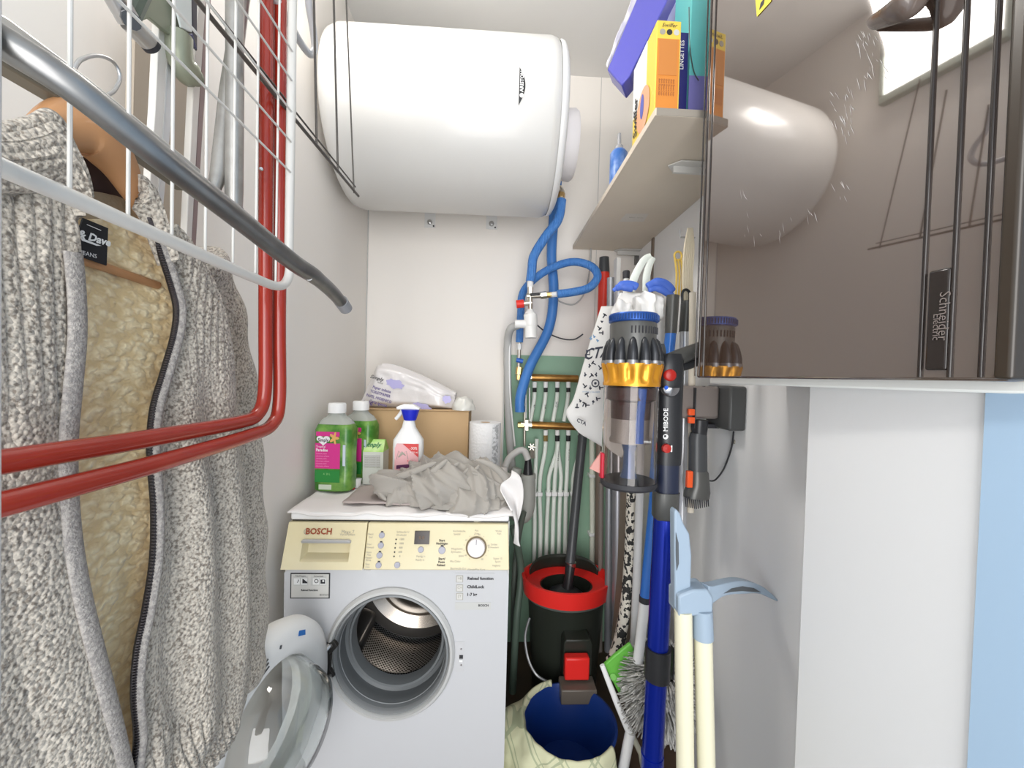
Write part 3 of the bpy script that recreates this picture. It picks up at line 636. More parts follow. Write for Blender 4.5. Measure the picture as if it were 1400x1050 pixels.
def softener(x, y, rot, label, name='softener_bottle'):
    zb = zt+.009; H = .222; Rm = Matrix.Rotation(rot, 3, 'Z'); fn = lambda a, b, z: V((x, y, zb)) + Rm @ V((a*1.06, b*1.06, z*1.20))
    t = thing(name, label, 'bottle', (x, y, zb), 'green and pink softener bottles')
    bb = link('body', rbox(fn, [(0, .050, .030, 3.4), (.004, .056, .036, 3.6), (.06, .056, .036, 4), (.07, .0545, .035, 4), (.10, .0545, .035, 4), (.14, .056, .036, 4), (.162, .056, .036, 4), (.176, .050, .032, 3.4)]), gr, t, smooth=50)
    link('shoulder', rbox(fn, [(.1765, .050, .032, 3.4), (.188, .041, .027, 3), (.197, .027, .022, 2.4), (.205, .021, .020, 2)]), clearp, t, smooth=50)
    link('cap', rbox(fn, [(.205, .026, .024, 2.2), (.228, .0255, .0235, 2.2), (.231, .023, .021, 2.2)]), plasw, t, smooth=40)
    def q(a0, z0, a1, z1, mt, nm='label', off=.0008): return link(nm, MB().add([fn(a0, -.036-off, z0), fn(a1, -.036-off, z0), fn(a1, -.036-off, z1), fn(a0, -.036-off, z1)], [(0,1,2,3)]), mt, t)
    q(-.046, .062, .028, .128, mag, 'label'); q(-.046, .026, .028, .058, mat('dark_green_label', (.02, .22, .04), .4), 'label'); q(-.044, .146, .026, .158, mag, 'label')
    q(-.034, .007, .004, .020, mat('pale_label', (.55, .62, .50), .4), 'barcode_panel'); q(.036, .07, .044, .125, mat('bluish_label', (.55, .62, .70), .4), 'pictogram_strip')
    hr_ = [fn(.020*math.sin(k)**3-.022, -.0378, .136+.0145*(.8125*math.cos(k)-.3125*math.cos(2*k)-.125*math.cos(3*k)-.06*math.cos(4*k))) for k in [2*PI*i/32 for i in range(32)]]
    link('heart', MB().add(hr_, [tuple(range(32))]), plasw, t)
    link('orchid', MB().add([fn(.010+(.010+.005*math.cos(5*k))*math.cos(k), -.0376, .142+(.012+.005*math.cos(5*k))*math.sin(k)) for k in [2*PI*i/40 for i in range(40)]], [tuple(range(40))]), mat('flower_orange', (.70, .40, .12), .5), t)
    T = lambda s, a, z, sz, m_=plasw, al='CENTER', b=0: text(s, sz, None, 0*V((1,0,0))+V((1,0,0)), (0,0,1), m_, t, align=al, fn=lambda u, v: fn(a+u, -.0382, z+v), bold=b)
    T('Simply', -.022, .136, .0120, ink, b=.0003); T('Tropical', -.043, .119, .0085, plasw, 'LEFT'); T('Paradise', -.043, .110, .0105, plasw, 'LEFT', .0003)
    for k in range(6): T('adoucissant softener' if k % 2 else 'suavizante weich', -.043, .101-.0065*k, .0048, mat('pink_ink', (.85, .35, .55), .5), 'LEFT')
    T('A  20 L', -.010, .048, .007, mat('pale_green_ink', (.35, .6, .25), .5))
    return t
pa = PZ(461, 674, zt)
softener(pa.x-.010, pa.y+.014, math.radians(-4), 'pink and green softener bottle with white cap, in front at the lid corner')
softener(pa.x+.028, pa.y+.125, math.radians(-14), 'second pink and green bottle, half hidden behind the front one')
# green and white carton
c = PY(511, 640, 1.36); zb = zt+.009
ct = thing('powder_carton', 'small white and green carton between softener bottles and spray bottle', 'carton', (c.x, 1.36, zb))
x0, x1 = PY(496, 620, 1.33).x, PY(524, 620, 1.33).x; z1 = PY(510, 618, 1.33).z; z2 = PY(510, 600, 1.37).z
link('carton', MB().box((x0, 1.33, zb), (x1, 1.40, z1)), mat('pale_carton', (.66, .68, .62), .5), ct, bevel=.001)
link('top', MB().add([(x0,1.33,z1),(x1,1.33,z1),(x1,1.40,z1),(x0,1.40,z1),(x0+.003,1.36,z2),(x1-.003,1.36,z2),(x1-.003,1.37,z2),(x0+.003,1.37,z2)], [(0,1,5,4),(1,2,6,5),(2,3,7,6),(3,0,4,7),(4,5,6,7)]), mat('lime_print', (.30, .62, .10), .4, var=(18, (.6, .8, .35), .1)), ct)
link('print_panel', MB().box((x0+.004, 1.3285, zb+.062), (x1-.010, 1.33, z1-.01)), mat('grey_panel', (.56, .56, .54), .5), ct)
for k in range(5): text('wash powder care', .0068, (x0+.007, 1.3278, z1-.018-.008*k), (1,0,0), (0,0,1), greyink, ct, align='LEFT')
text('Simply', .022, ((x0+x1)/2-.008, 1.343, z1+.022), (1,0,0), (0,.5,1), mat('dark_green_ink', (.02, .18, .08), .5), ct, shear=.3, bold=.0004)
link('scoop', MB().lathe([(.006,0),(.012,.0),(.015,.028),(.013,.028),(.010,.003),(.006,.003)], (x0-.008, 1.30, zb), (0,.1,1), 16, close=True), plasw, ct)
# spray bottle
c = PY(558, 640, 1.27); sx_, sy_ = c.x, 1.27; zb = zt+.009; S = lambda a, b, z: V((sx_+a, sy_+b, zb+z))
sb = thing('spray_bottle', 'white trigger spray bottle with blue nozzle and pink label', 'bottle', (sx_, sy_, zb))
zz = PY(558, 550, 1.27).z-zb
link('body', rbox(lambda a, b, z: S(a-(.0 if z < .6 else 0), b, z), [(0, .044, .026, 3), (.004, .048, .030, 3), (zz*.5, .048, .030, 3), (zz*.58, .047, .030, 3), (zz*.63, .038, .026, 2.5), (zz*.72, .022, .020, 2.2), (zz*.82, .0155, .0155, 2)]), plasw, sb, smooth=50)
bn = mat('cobalt_plastic', (.01, .02, .50), .35)
link('collar', MB().lathe([(0,0),(.019,0),(.021,.006),(.026,.022),(.029,.034),(0,.036)], S(.003, 0, zz*.80), (0,0,1), 28), bn, sb, smooth=40)
hz_ = zz*.80+.034
link('spray_head', MB().prism([S(-.038, -.013, hz_), S(.034, -.013, hz_), S(.034, -.013, hz_+.006), S(.012, -.013, hz_+.017), S(-.018, -.013, hz_+.017), S(-.040, -.013, hz_+.008)], (0, .026, 0)), plasw, sb, bevel=.003)
link('trigger', MB().tube(crom([S(-.022, 0, hz_+.002), S(-.026, 0, hz_-.010), S(-.036, 0, hz_-.024), S(-.043, 0, hz_-.032)], 10), [.006]*6+[.0055]*5, 8), plasw, sb)
lp = mat('pink_label', (.75, .42, .44), .45); rl_ = mat('red_label', (.60, .05, .05), .45); wine = mat('wine_ink', (.10, .02, .08), .5)
lb = link('label', MB().prism([S(-.036, -.0305, .03), S(.038, -.0305, .03), S(.038, -.0305, zz*.55), S(-.030, -.0305, zz*.55), S(-.036, -.0305, zz*.50)], (0, -.0008, 0)), lp, sb)
link('label_flash', MB().prism([S(-.012, -.0318, zz*.55), S(.038, -.0318, zz*.55), S(.038, -.0318, zz*.40)], (0, -.0005, 0)), rl_, lb)
text('-30%', .012, S(.022, -.0326, zz*.50), (1,0,0), (0,0,1), plasw, lb); text('+ 50 ml', .008, S(.024, -.0326, zz*.455), (1,0,0), (0,0,1), plasw, lb)
link('label_band', MB().prism([S(-.030, -.0318, zz*.31), S(.022, -.0318, zz*.33), S(.022, -.0318, zz*.29), S(-.030, -.0318, zz*.27)], (0, -.0005, 0)), wine, lb)
text('TYGER', .024, S(-.006, -.0322, zz*.215), (1,0,.03), (0,0,1), wine, lb, bold=.0008); text('fleur', .010, S(.012, -.0322, zz*.36), (1,0,0), (0,0,1), rl_, lb)
link('insect_drawing', MB().tube([S(-.024, -.0322, zz*.40), S(-.012, -.0322, zz*.45), S(-.002, -.0322, zz*.42)], [.002,.005,.0015], 6, flat=.2), greyink, lb)
for a in (-1, 1): link('insect_leg', MB().tube([S(-.012, -.0322, zz*.43), S(-.012+.012*a, -.0322, zz*.47), S(-.012+.018*a, -.0322, zz*.38)], .0008, 5), greyink, lb)
link('red_cap', MB().lathe([(0,0),(.010,0),(.009,.012),(0,.013)], (PZ(484, 668, zt).x+.004, 1.28, zt+.009), (0,0,1), 16), red, None)
bpy.data.objects['red_cap'].name = 'bottle_cap'; tag(bpy.data.objects['bottle_cap'], 'small red screw cap lying behind the front softener bottle', 'cap')
# ================================================================ DISTRIBUTION BOARD (right, close)
def PL(px, py, off=0):     # plane of the smoked cover: X + .14 Y = .56 - off
    d = ray(px, py); k = (.56-off)/(d.x+.14*d.y); return EYE+d*k
def CV(y, off, z): return V((.56-.14*y-off, y, z))
y_far, y_near = PL(956, 400).y, PL(1386, 400).y
zb0 = PL(1150, 519).z; ZT = 2.16
panel = thing('distribution_board', 'electrical distribution board with glossy smoked brown cover on the right wall', 'fuse box', (.56, (y_far+y_near)/2, zb0))
link('enclosure', MB().add([CV(y, o, z) for z in (zb0-.012, ZT) for (y, o) in ((y_far+.004, -.032), (y_near-.012, -.032))] + [V((x, y, z)) for z in (zb0-.012, ZT) for (x, y) in ((RX-.003, y_far+.004), (RX-.003, y_near-.012))],
     [(0,1,5,4),(0,1,3,2),(2,3,7,6),(4,5,7,6),(0,2,6,4),(1,3,7,5)]), mat('enclosure_white', (.80, .82, .80), .4), panel, bevel=.003)
sm = bpy.data.materials.new('smoked_cover'); sm.use_nodes = True; b_ = sm.node_tree.nodes['Principled BSDF']
b_.inputs['Base Color'].default_value = (.058, .038, .028, 1); b_.inputs['Roughness'].default_value = .035; b_.inputs['IOR'].default_value = 2.4
b_.inputs['Coat Weight'].default_value = .8; b_.inputs['Coat IOR'].default_value = 1.9; b_.inputs['Coat Roughness'].default_value = .02; b_.inputs['Coat Tint'].default_value = (1, .95, .93, 1)
def cbox(y0, y1, z0, z1, o0, o1, mb=None):
    return (mb or MB()).add([CV(y, o, z) for y in (y0, y1) for o in (o0, o1) for z in (z0, z1)], [(0,1,3,2),(4,6,7,5),(0,4,5,1),(2,3,7,6),(0,2,6,4),(1,5,7,3)])
yc = PL(1262, 300).y
cover = link('cover', cbox(y_near, y_far, zb0, ZT, -.028, 0), sm, panel, bevel=.004, seg=4)
smd = mat('smoked_rib', (.018, .013, .011), .16, ior=1.5)
for px in (1268, 1309, 1352):
    y = PL(px, 300).y; wd = .0022
    link('rib', MB().tube([CV(y, .001, zb0+.004), CV(y, .001, ZT-.002)], [wd, wd], 14), smd, cover, smooth=60)
link('edge_profile', cbox(y_near-.004, PL(1371, 300).y, zb0+.002, ZT, -.03, .004), mat('smoked_edge', (.035, .026, .018), .25, ior=1.5), cover, bevel=.004, seg=4)
link('moulding', cbox(PL(1307, 300).y, PL(1277, 300).y, zb0+.012, PL(1290, 368).z, -.001, .004), smd, cover, bevel=.003, seg=3)
for px in (958, 963, 969): 
    y = PL(px, 300).y; link('groove', MB().tube([CV(y, .0005, zb0+.004), CV(y, .0005, ZT-.002)], .0017, 8), smd, cover)
emb = mat('embossed', (.16, .13, .12), .15, ior=2.4)
text('Schneider', .0140, PL(1290, 432, .0050), (0,0,-1), (.14,-1,0), emb, cover, ext=.001, sx=.98)
text('Electric', .0100, PL(1280, 447, .0050), (0,0,-1), (.14,-1,0), emb, cover)
hp = crom([PL(1262, -30, .01), PL(1250, -6, .025), PL(1228, 14, .034), PL(1196, 31, .012), PL(1190, 36, .004)], 20)
link('handle', MB().tube(hp, [.022, .022, .0215, .021, .020, .020, .019, .018, .017, .016, .015, .014, .013, .012, .011, .010, .009, .008, .006, .005, .003], 16, flat=.45), mat('handle_brown', (.13, .10, .085), .25, coat=.5), cover, smooth=60)
yl = mat('warning_yellow', (.80, .66, .05), .5)
ws_ = link('warning_sticker', MB().prism([PL(1032, -12, .001), PL(1060, -30, .001), PL(1054, 2, .001), PL(1035, 23, .001)], (-.0004, 0, 0)), yl, cover)
link('bolt_symbol', MB().prism([PL(1040, 4, .0018), PL(1046, -4, .0018), PL(1044, 6, .0018), PL(1038, 14, .0018)], (-.0003, 0, 0)), ink, ws_)
scr = mat('scuff_mark', (.62, .60, .60), .35)
random.seed(11)
for (x, y, sx_, sy_, k) in ((1190, 75, 20, 34, 34), (1150, 150, 16, 34, 26), (1050, 310, 34, 16, 8), (1015, 265, 8, 26, 4), (1145, 258, 14, 12, 6), (1110, 290, 12, 8, 4)):
    for i in range(k):
        a = x+random.uniform(-sx_, sx_); b = y+random.uniform(-sy_, sy_); l = random.uniform(4, 17); an = random.uniform(.9, 1.5)
        p0 = PL(a, b, .0004); p1 = PL(a+l*math.cos(an), b+l*math.sin(an), .0004); d = (p1-p0).normalized(); s_ = V((0, d.z, -d.y))*random.uniform(.0002, .0005)
        link('scratch', MB().add([p0-s_*.2, p0+s_*.2, p0.lerp(p1,.5)+s_, p1, p0.lerp(p1,.5)-s_], [(0,1,2,3,4)]), scr, cover)

# ================================================================ SHELF
SY0 = .872; SX0 = PY(896, 150, SY0).x; SZ1 = PY(896, 147, SY0).z; SZ0 = SZ1-.017
wood = mat('pale_oak_board', (.66, .58, .48), .55, bump=('wave', 9, .05), var=(3.2, (.72, .64, .53)))
shelf = thing('wall_shelf', 'pale oak shelf board high on the right wall carrying cleaning products', 'shelf', ((SX0+RX)/2, 1.33, SZ0))
link('board', MB().box((SX0, SY0, SZ0), (RX, 1.795, SZ1)), wood, shelf, bevel=.0008)
link('edge_band', MB().box((SX0+.003, SY0-.0012, SZ0+.0005), (RX, SY0, SZ1-.0005)), mat('edge_grey', (.30, .27, .23), .5), shelf)
stk = [PZ(x, y, SZ0-.0005) for x, y in ((856, 292), (887, 292), (880, 303), (846, 303))]
lab = link('sticker', MB().prism(stk, (0,0,-.0004)), mat('sticker_pale', (.66, .62, .56), .5), shelf)
text('PEFC 10-31', .011, PZ(870, 297.5, SZ0-.0012), (1,0,0), (0,1,0), greyink, lab)
stl = mat('white_bracket', (.66, .65, .62), .4)
for (x, y) in ((935, 226), (853, 342)):
    c = PZ(x, y, SZ0); y0 = c.y
    br = link('bracket', MB().prism([V((c.x-.02, y0-.028, SZ0-.001)), V((RX, y0-.03, SZ0-.001)), V((RX, y0+.03, SZ0-.001)), V((c.x-.02, y0+.028, SZ0-.001)), V((c.x-.045, y0, SZ0-.001))], (0,0,-.004)), stl, shelf, bevel=.001)
    link('bracket_lip', MB().box((c.x-.03, y0-.004, SZ0-.022), (RX, y0+.004, SZ0-.005)), stl, br)
    for dx in (-.02, .03): link('screw', MB().lathe([(0,0),(.004,0),(.003,.003),(0,.003)], (c.x+dx, y0+.015, SZ0-.005), (0,0,-1), 8), steel, br)
railm = mat('rail_brown', (.24, .19, .15), .45, .3)
for (x, y0, y1, nm) in ((887, 338, 420, ''), (893, 330, 395, '')):
    pass
c = PX(893, 350, RX); tag(link('wall_rail', MB().box((RX-.006, c.y-.010, c.z-.16), (RX, c.y+.010, SZ0)), railm), 'narrow brown metal rail screwed to the wall under the shelf', 'rail')
c = PX(872, 345, RX); tag(link('wall_rail', MB().box((RX-.016, c.y-.018, c.z-.06), (RX, c.y+.012, SZ0)), galv), 'short galvanised metal rail under the far end of the shelf', 'rail')

# things on the shelf
def sbox(px0, px1, ytop, Y0, Y1, name, label, cat, mt, sides=None):
    a = PY(px0, 140, Y0); b = PY(px1, 140, Y0); zt_ = PY((px0+px1)/2, ytop, Y0).z
    t = thing(name, label, cat, ((a.x+b.x)/2, (Y0+Y1)/2, SZ1))
    link('carton', MB().box((a.x, Y0, SZ1), (b.x, Y1, zt_)), mt, t, bevel=.0015); return t, a.x, b.x, zt_
yel = mat('yellow_card', (.80, .58, .08), .45); org = mat('orange_card', (.66, .24, .04), .5)
Y0 = .885
wb, ax_, bx_, zz_ = sbox(895, 928, 28, Y0, 1.03, 'wipes_box', 'yellow and orange box of duster refills at the near end of the shelf', 'box', yel)
H = zz_-SZ1
link('front_print', MB().box((ax_+.002, Y0-.0008, SZ1+.001), (bx_-.003, Y0, SZ1+H*.80)), org, wb)
link('front_block', MB().box((ax_+.006, Y0-.0016, SZ1+H*.40), (bx_-.008, Y0-.0008, SZ1+H*.79)), mat('orange_block', (.58, .22, .05), .5), wb)
for k in range(7): text('dust floors hair', .0062, (ax_+.009+.0055*k, Y0-.0018, SZ1+H*.36), (0,0,-1), (1,0,0), mat('brown_ink', (.30, .09, .04), .5), wb, align='LEFT')
text('Swiffer', .0125, ((ax_+bx_)/2, Y0-.0012, SZ1+H*.945), (1,0,0), (0,0,1), ink, wb, shear=.3)
for k in range(3): link('round_picture', MB().lathe([(0,0),(.0065,0),(.0065,.0006),(0,.0006)], (ax_+.013+.016*k, Y0, SZ1+H*.875), (0,-1,0), 20), (greyink, ink, stgrey)[k], wb)
# printed long side
def side(y0, z0, y1, z1, mt, nm, off=.0008): return link(nm, MB().box((ax_-off, min(y0,y1), min(z0,z1)), (ax_-off+.0006, max(y0,y1), max(z0,z1))), mt, wb)
side(Y0+.055, SZ1+H*.35, 1.03, zz_-.001, mat('box_white', (.80, .80, .78), .45), 'side_print')
link('side_circle', MB().add([V((ax_-.0016, Y0+.07+.042*math.cos(k*PI/12), SZ1+H*.25+.052*math.sin(k*PI/12))) for k in range(24)], [tuple(range(24))]), mat('salmon_print', (.80, .38, .22), .45), wb)
link('side_logo', MB().add([V((ax_-.0022, Y0+.075+.012*math.cos(k*PI/12), SZ1+H*.30+.03*math.sin(k*PI/12))) for k in range(24)], [tuple(range(24))]), mat('blue_print', (.10, .12, .45), .45), wb)
text('Swiffer', .036, (ax_-.0022, 1.005, SZ1+.060), (0,0,1), (0,1,0), ink, wb, shear=.3, bold=.0008)
tb, *_ = sbox(941, 980, -60, .93, 1.02, 'tall_carton', 'tall teal and violet package between the yellow box and the fuse box', 'box', mat('teal_violet_card', (.10, .42, .42), .4))
ab, bb2 = PY(941, 140, .93).x, PY(980, 140, .93).x
link('violet_half', MB().box((ab-.0006, .9285, SZ1), (bb2, .93, SZ1+.12)), mat('violet_card', (.16, .15, .40), .4), tb)
link('strap', MB().tube(crom([PY(942, 10, .925), PY(943, 60, .925), PY(948, 95, .925), PY(955, 110, .925)], 14), .0012, 6), dgrey, tb)
text('LINGETTES', .014, PY(932.5, 75, .93), (0,0,1), (-1,0,0), plasw, tb)
sbox(927, 940, 44, .94, 1.06, 'narrow_carton', 'narrow navy blue box squeezed beside the yellow box', 'box', mat('navy_card', (.02, .02, .14), .4))
# leaning blue pack
bl = [PY(x, y, Yq) for x, y, Yq in ((830, 95, 1.12), (850, 117, 1.06), (861, 103, 1.04), (925, -25, 1.04), (880, -25, 1.14))]
bp = tag(link('blue_pack', MB().prism(bl, (.03, .05, .0)), mat('violet_blue_pack', (.07, .07, .42), .3, coat=.3), bevel=.004), 'violet-blue pack leaning out over the front of the shelf', 'packet')
def cr(u, v):
    a = PY(882-52*v, -20+112*v, 1.16).lerp(PY(870-36*v, -20+100*v, 1.16), u); return a+V((.004, .01, 0))*noise.noise(a*40)+V((-.006*math.sin(u*PI), 0, 0))
link('plastic_edge', MB().grid(cr, 8, 30), mat('crinkly_film', (.72, .70, .72), .2, coat=.3), bp, solid=.002)
# second lilac pack behind
lp2 = [PY(x, y, 1.10) for x, y in ((905, 30), (938, 30), (948, -30), (905, -30))]
tag(link('lilac_pack', MB().prism([PY(912, 60, 1.08), PY(936, 60, 1.08), PY(936, -40, 1.08), PY(912, -40, 1.08)]+[], (0, .05, 0)), mat('lilac_film', (.42, .44, .72), .25, coat=.4), bevel=.004), 'pale lilac packet standing behind the yellow box', 'packet')
# tube of sealant
c = PY(846, 240, 1.24); c.x = SX0+.032; sb2 = thing('spray_can', 'blue bottle with a pointed clear cap at the far end of the shelf', 'bottle', (c.x, 1.24, SZ1))
zt2 = PY(850, 183, 1.24).z
link('body', MB().lathe([(0,0),(.026,0),(.027,.004),(.027,(zt2-SZ1)*.62),(.020,(zt2-SZ1)*.68),(0,(zt2-SZ1)*.68)], (c.x, 1.24, SZ1), (0,0,1), 28), mat('blue_can', (.05, .16, .48), .35, var=(30, (.20, .32, .65), .1)), sb2)
link('cap', MB().lathe([(0,(zt2-SZ1)*.68),(.014,(zt2-SZ1)*.68),(.013,(zt2-SZ1)*.76),(.007,(zt2-SZ1)*.80),(.005,(zt2-SZ1)),(0,(zt2-SZ1))], (c.x, 1.24, SZ1), (0,0,1), 20), mat('clear_cap', (.6,.6,.62), .2, trans=.4), sb2)

# ================================================================ VACUUM CLEANER
VY = .93
vac = thing('cordless_vacuum', 'black and blue cordless stick vacuum with clear dust bin and gold ring', 'vacuum cleaner', PY(905, 560, VY))
bc = PY(861, 590, VY-.01); br_ = .064; zP = lambda y, x=861: PY(x, y, VY-.01).z
def vl(name, prof, mt, par=vac, **k): return link(name, MB().lathe([(r, z-bc.z) for r, z in prof], bc, (0,0,1), k.pop('seg', 48)), mt, par, **k)
gun = mat('gunmetal_plastic', (.10, .10, .095), .32, .3)
navy = mat('navy_metallic', (.015, .05, .17), .3, .4)
vl('motor_housing', [(0, zP(497)), (.050, zP(497)), (.053, zP(480)), (.054, zP(445)), (.052, zP(442)), (0, zP(442))], gun)
vl('filter_cap', [(.050, zP(443)), (.0565, zP(441)), (.0575, zP(433)), (.055, zP(430.5)), (.047, zP(431)), (.0, zP(433))], mat('blue_cap', (.02, .08, .32), .35, .4), seg=56)
for k in range(28):
    a = 2*PI*k/56+PI+PI/56; p = V((bc.x+.0575*math.cos(a), bc.y+.0575*math.sin(a), 0))
    link('cap_rib', MB().tube([V((p.x, p.y, zP(440))), V((p.x, p.y, zP(433)))], .0014, 6), navy, vac)
for k in range(11):
    a = math.radians(-112+k*8.5); p = V((bc.x+.0545*math.cos(a), bc.y+.0545*math.sin(a), 0)); 
    link('vent_slot', MB().tube([V((p.x, p.y, zP(458))), V((p.x, p.y, zP(449)))], .0017, 6), ink, vac)
lobe = mat('cyclone_grey', (.035, .037, .042), .28, .4); lobet = mat('cyclone_silver', (.35, .35, .36), .3, .8)
for k in range(13):
    a = 2*PI*k/13-PI/2+.16; R1 = .0585; R0 = .052; c_, s_ = math.cos(a), math.sin(a)
    P = [V((bc.x+c_*R, bc.y+s_*R, z)) for R, z in ((R1, zP(496)), (R1, zP(486)), (.0565, zP(476)), (.0535, zP(468)), (.051, zP(464)))]
    lb_ = link('cyclone', MB().tube(P, [.0125, .0120, .0100, .0075, .0035], 12), lobe, vac, smooth=60)
    link('cyclone_collar', MB().tube([V((bc.x+c_*R1, bc.y+s_*R1, zP(499))), V((bc.x+c_*R1, bc.y+s_*R1, zP(493.5)))], [.0145, .0128], 12), lobet, lb_)
gold = mat('gold_plastic', (.72, .33, .03), .25, .55)
gd = MB(); nseg = 104; prof = [(zP(497.5), .0715, .0), (zP(499.5), .0725, .4), (zP(506), .070, 1), (zP(516), .0665, 1), (zP(522), .0655, .3), (zP(524), .0665, 0), (zP(527.5), .066, 0), (zP(527.5), .056, 0), (zP(498), .056, 0)]
gd.add([V((bc.x+(R-.0042*k_*abs(math.cos(6.5*(an+PI/2)-.5))**4*1.6)*math.cos(an), bc.y+(R-.0042*k_*abs(math.cos(6.5*(an+PI/2)-.5))**4*1.6)*math.sin(an), z)) for z, R, k_ in prof for an in [2*PI*i/nseg for i in range(nseg)]],
       [(i*nseg+k, i*nseg+(k+1) % nseg, ((i+1) % len(prof))*nseg+(k+1) % nseg, ((i+1) % len(prof))*nseg+k) for i in range(len(prof)) for k in range(nseg)])
link('gold_ring', gd, gold, vac, smooth=50)
binm = mat('clear_bin', (.93, .88, .85), .02, trans=1, ior=1.38)
vl('dust_bin', [(.0640, zP(527)), (.0640, zP(655)), (.0625, zP(655)), (.0625, zP(527))], binm, seg=64)
vl('upper_shroud', [(.045, zP(526)), (.057, zP(530)), (.057, zP(546)), (.046, zP(549)), (.045, zP(572)), (0, zP(572))], mat('shroud_brown', (.075, .05, .05), .3))
vl('mesh_shroud', [(.0, zP(571)), (.044, zP(571)), (.044, zP(597)), (.047, zP(600)), (.047, zP(604)), (.0, zP(606))], mat('mesh_metal', (.36, .34, .33), .38, .7, bump=('voronoi', 700, .4)))
vl('central_tube', [(.0, zP(604)), (.019, zP(606)), (.013, zP(618)), (.0145, zP(640)), (.020, zP(652)), (0, zP(654))], mat('blue_tube_inner', (.02, .06, .20), .3, .3))
link('blue_stripe', MB().tube([V((bc.x+.006, bc.y-.0585, zP(530))), V((bc.x+.006, bc.y-.0475, zP(570))), V((bc.x+.006, bc.y-.0475, zP(602)))], .0095, 10, flat=.3, fdir=(1,0,0)), mat('blue_inner', (.02, .08, .35), .3), vac)
vl('bin_base', [(0, zP(654)), (.058, zP(654)), (.0655, zP(655.5)), (.066, zP(661)), (.062, zP(664)), (0, zP(664))], ink)
text('MAX', .0075, V((bc.x+.018, bc.y-.0655, zP(598))), (1,0,0), (0,0,1), plasw, vac)
link('latch', MB().box((bc.x-.071, bc.y-.014, zP(653)), (bc.x-.062, bc.y+.006, zP(619))), mat('latch_red', (.45, .01, .03), .35), vac, bevel=.003)
link('latch_wing', MB().prism([V((bc.x-.095, bc.y-.004, zP(641))), V((bc.x-.068, bc.y-.004, zP(648))), V((bc.x-.068, bc.y-.004, zP(618)))], (0, .006, 0)), mat('pink_translucent', (.85, .42, .36), .3, trans=.4), vac)
# main body (battery stick)
bk = mat('black_body', (.022, .023, .026), .34)
def vp(px, py, dy=0): return PY(px, py, VY+dy)
def stick(name, rows, mt, dy=0, n=24, e=3, par=vac, dpt=.85):
    mb = MB(); vs = []
    for px, py, hw in rows:
        c = vp(px, py, dy); h = hw/F*(VY+dy)
        for k in range(n):
            t = 2*PI*k/n; c_, s_ = math.cos(t), math.sin(t)
            vs.append(c+V((h*abs(c_)**(2/e)*(1 if c_ > 0 else -1), h*dpt*abs(s_)**(2/e)*(1 if s_ > 0 else -1), 0)))
    N = len(rows); fs = [(i*n+k, i*n+(k+1)%n, (i+1)*n+(k+1)%n, (i+1)*n+k) for i in range(N-1) for k in range(n)]+[tuple(range(n-1,-1,-1)), tuple((N-1)*n+k for k in range(n))]
    return link(name, mb.add(vs, fs), mt, par, smooth=45)
stick('main_body', [(919, 484, 12), (917, 492, 16), (916, 505, 17), (915, 560, 16), (914, 612, 16.5), (913, 634, 16)], bk)
stick('bin_bracket', [(903, 470, 5), (903, 480, 7), (902, 520, 6), (901, 640, 5)], dgrey, dy=.02)
stick('battery', [(913, 634, 14.5), (912, 672, 14.5)], mat('navy_body', (.018, .024, .05), .35))
stick('collar', [(911, 672, 17), (910, 676, 17), (909, 705, 17), (908, 712, 12)], gun)
link('power_button', MB().lathe([(0,-.006),(.0150,-.006),(.0140,.000),(.010,.002),(0,.003)], vp(917, 513, -.026), (0,-1,0), 28), mat('button_red', (.40, .02, .015), .35), vac, smooth=60)
link('chrome_cover', MB().lathe([(.0205, -.004), (.0220, .004), (.018, .010), (0, .012)], vp(916, 530, -.028), (0,-1,0), 28, a0=-PI, a1=0), mat('chrome_grey', (.40, .40, .42), .2, .9), vac, smooth=60)
link('blue_reflector', MB().lathe([(0,0),(.005,0),(.004,.002),(0,.002)], vp(911, 530, -.042), (0,-1,0), 16), mat('blue_shine', (.02, .10, .60), .25), vac)
link('release_button', MB().lathe([(0,-.002),(.011,-.002),(.010,.005),(0,.006)], vp(911, 613, -.0295), (0,-1,0), 24), mat('button_red', (.40, .02, .015), .35), vac, smooth=60)
link('bracket_mark', MB().box(tuple(vp(917, 618, -.031)), tuple(vp(919, 609, -.030))), plasw, vac)
text('MIBODE', .0150, vp(910.5, 574, -.0295), (-.02,0,1), (-1,0,-.02), plasw, vac, bold=.0002)
c = vp(910, 597, -.0295); link('logo_disc', MB().lathe([(0,0),(.0062,0),(.0062,.0005),(0,.0005)], c, (0,-1,0), 24), plasw, vac)
link('logo_notch', MB().box((c.x-.004, c.y-.0012, c.z-.0015), (c.x+.001, c.y-.0006, c.z+.0035)), ink, vac)
link('handle', MB().tube([vp(908, 497), vp(930, 488, .0), vp(955, 478, .0), vp(990, 468, .0)], [.020, .020, .018, .018], 14, flat=.8), gun, vac, smooth=60)
link('grip', MB().tube(crom([vp(930, 502), vp(940, 500), vp(955, 494), vp(968, 486)], 8), .010, 10), bk, vac, smooth=60)
tb_ = mat('blue_metal_tube', (.004, .022, .33), .25, .45)
def vt(name, a, b, r, mt, n=24): return link(name, MB().tube([PY(a[0], a[1], VY), PY(b[0], b[1], VY)], r/F*VY, n), mt, vac, smooth=60)
vt('wand', (908, 708), (892, 1035), 14.5, tb_); vt('wand_lower', (892, 1030), (889, 1150), 15.5, tb_)
vt('clamp', (900, 884), (898, 926), 17.5, bk); link('clamp_lever', MB().box(tuple(PY(915, 922, VY+.01)), tuple(PY(923, 888, VY-.01))), bk, vac, bevel=.003)
link('floor_head', MB().box(tuple(PY(889, 1150, VY)+V((-.11, -.05, -.06))), tuple(PY(889, 1150, VY)+V((.11, .05, .0)))), bk, vac, bevel=.015)

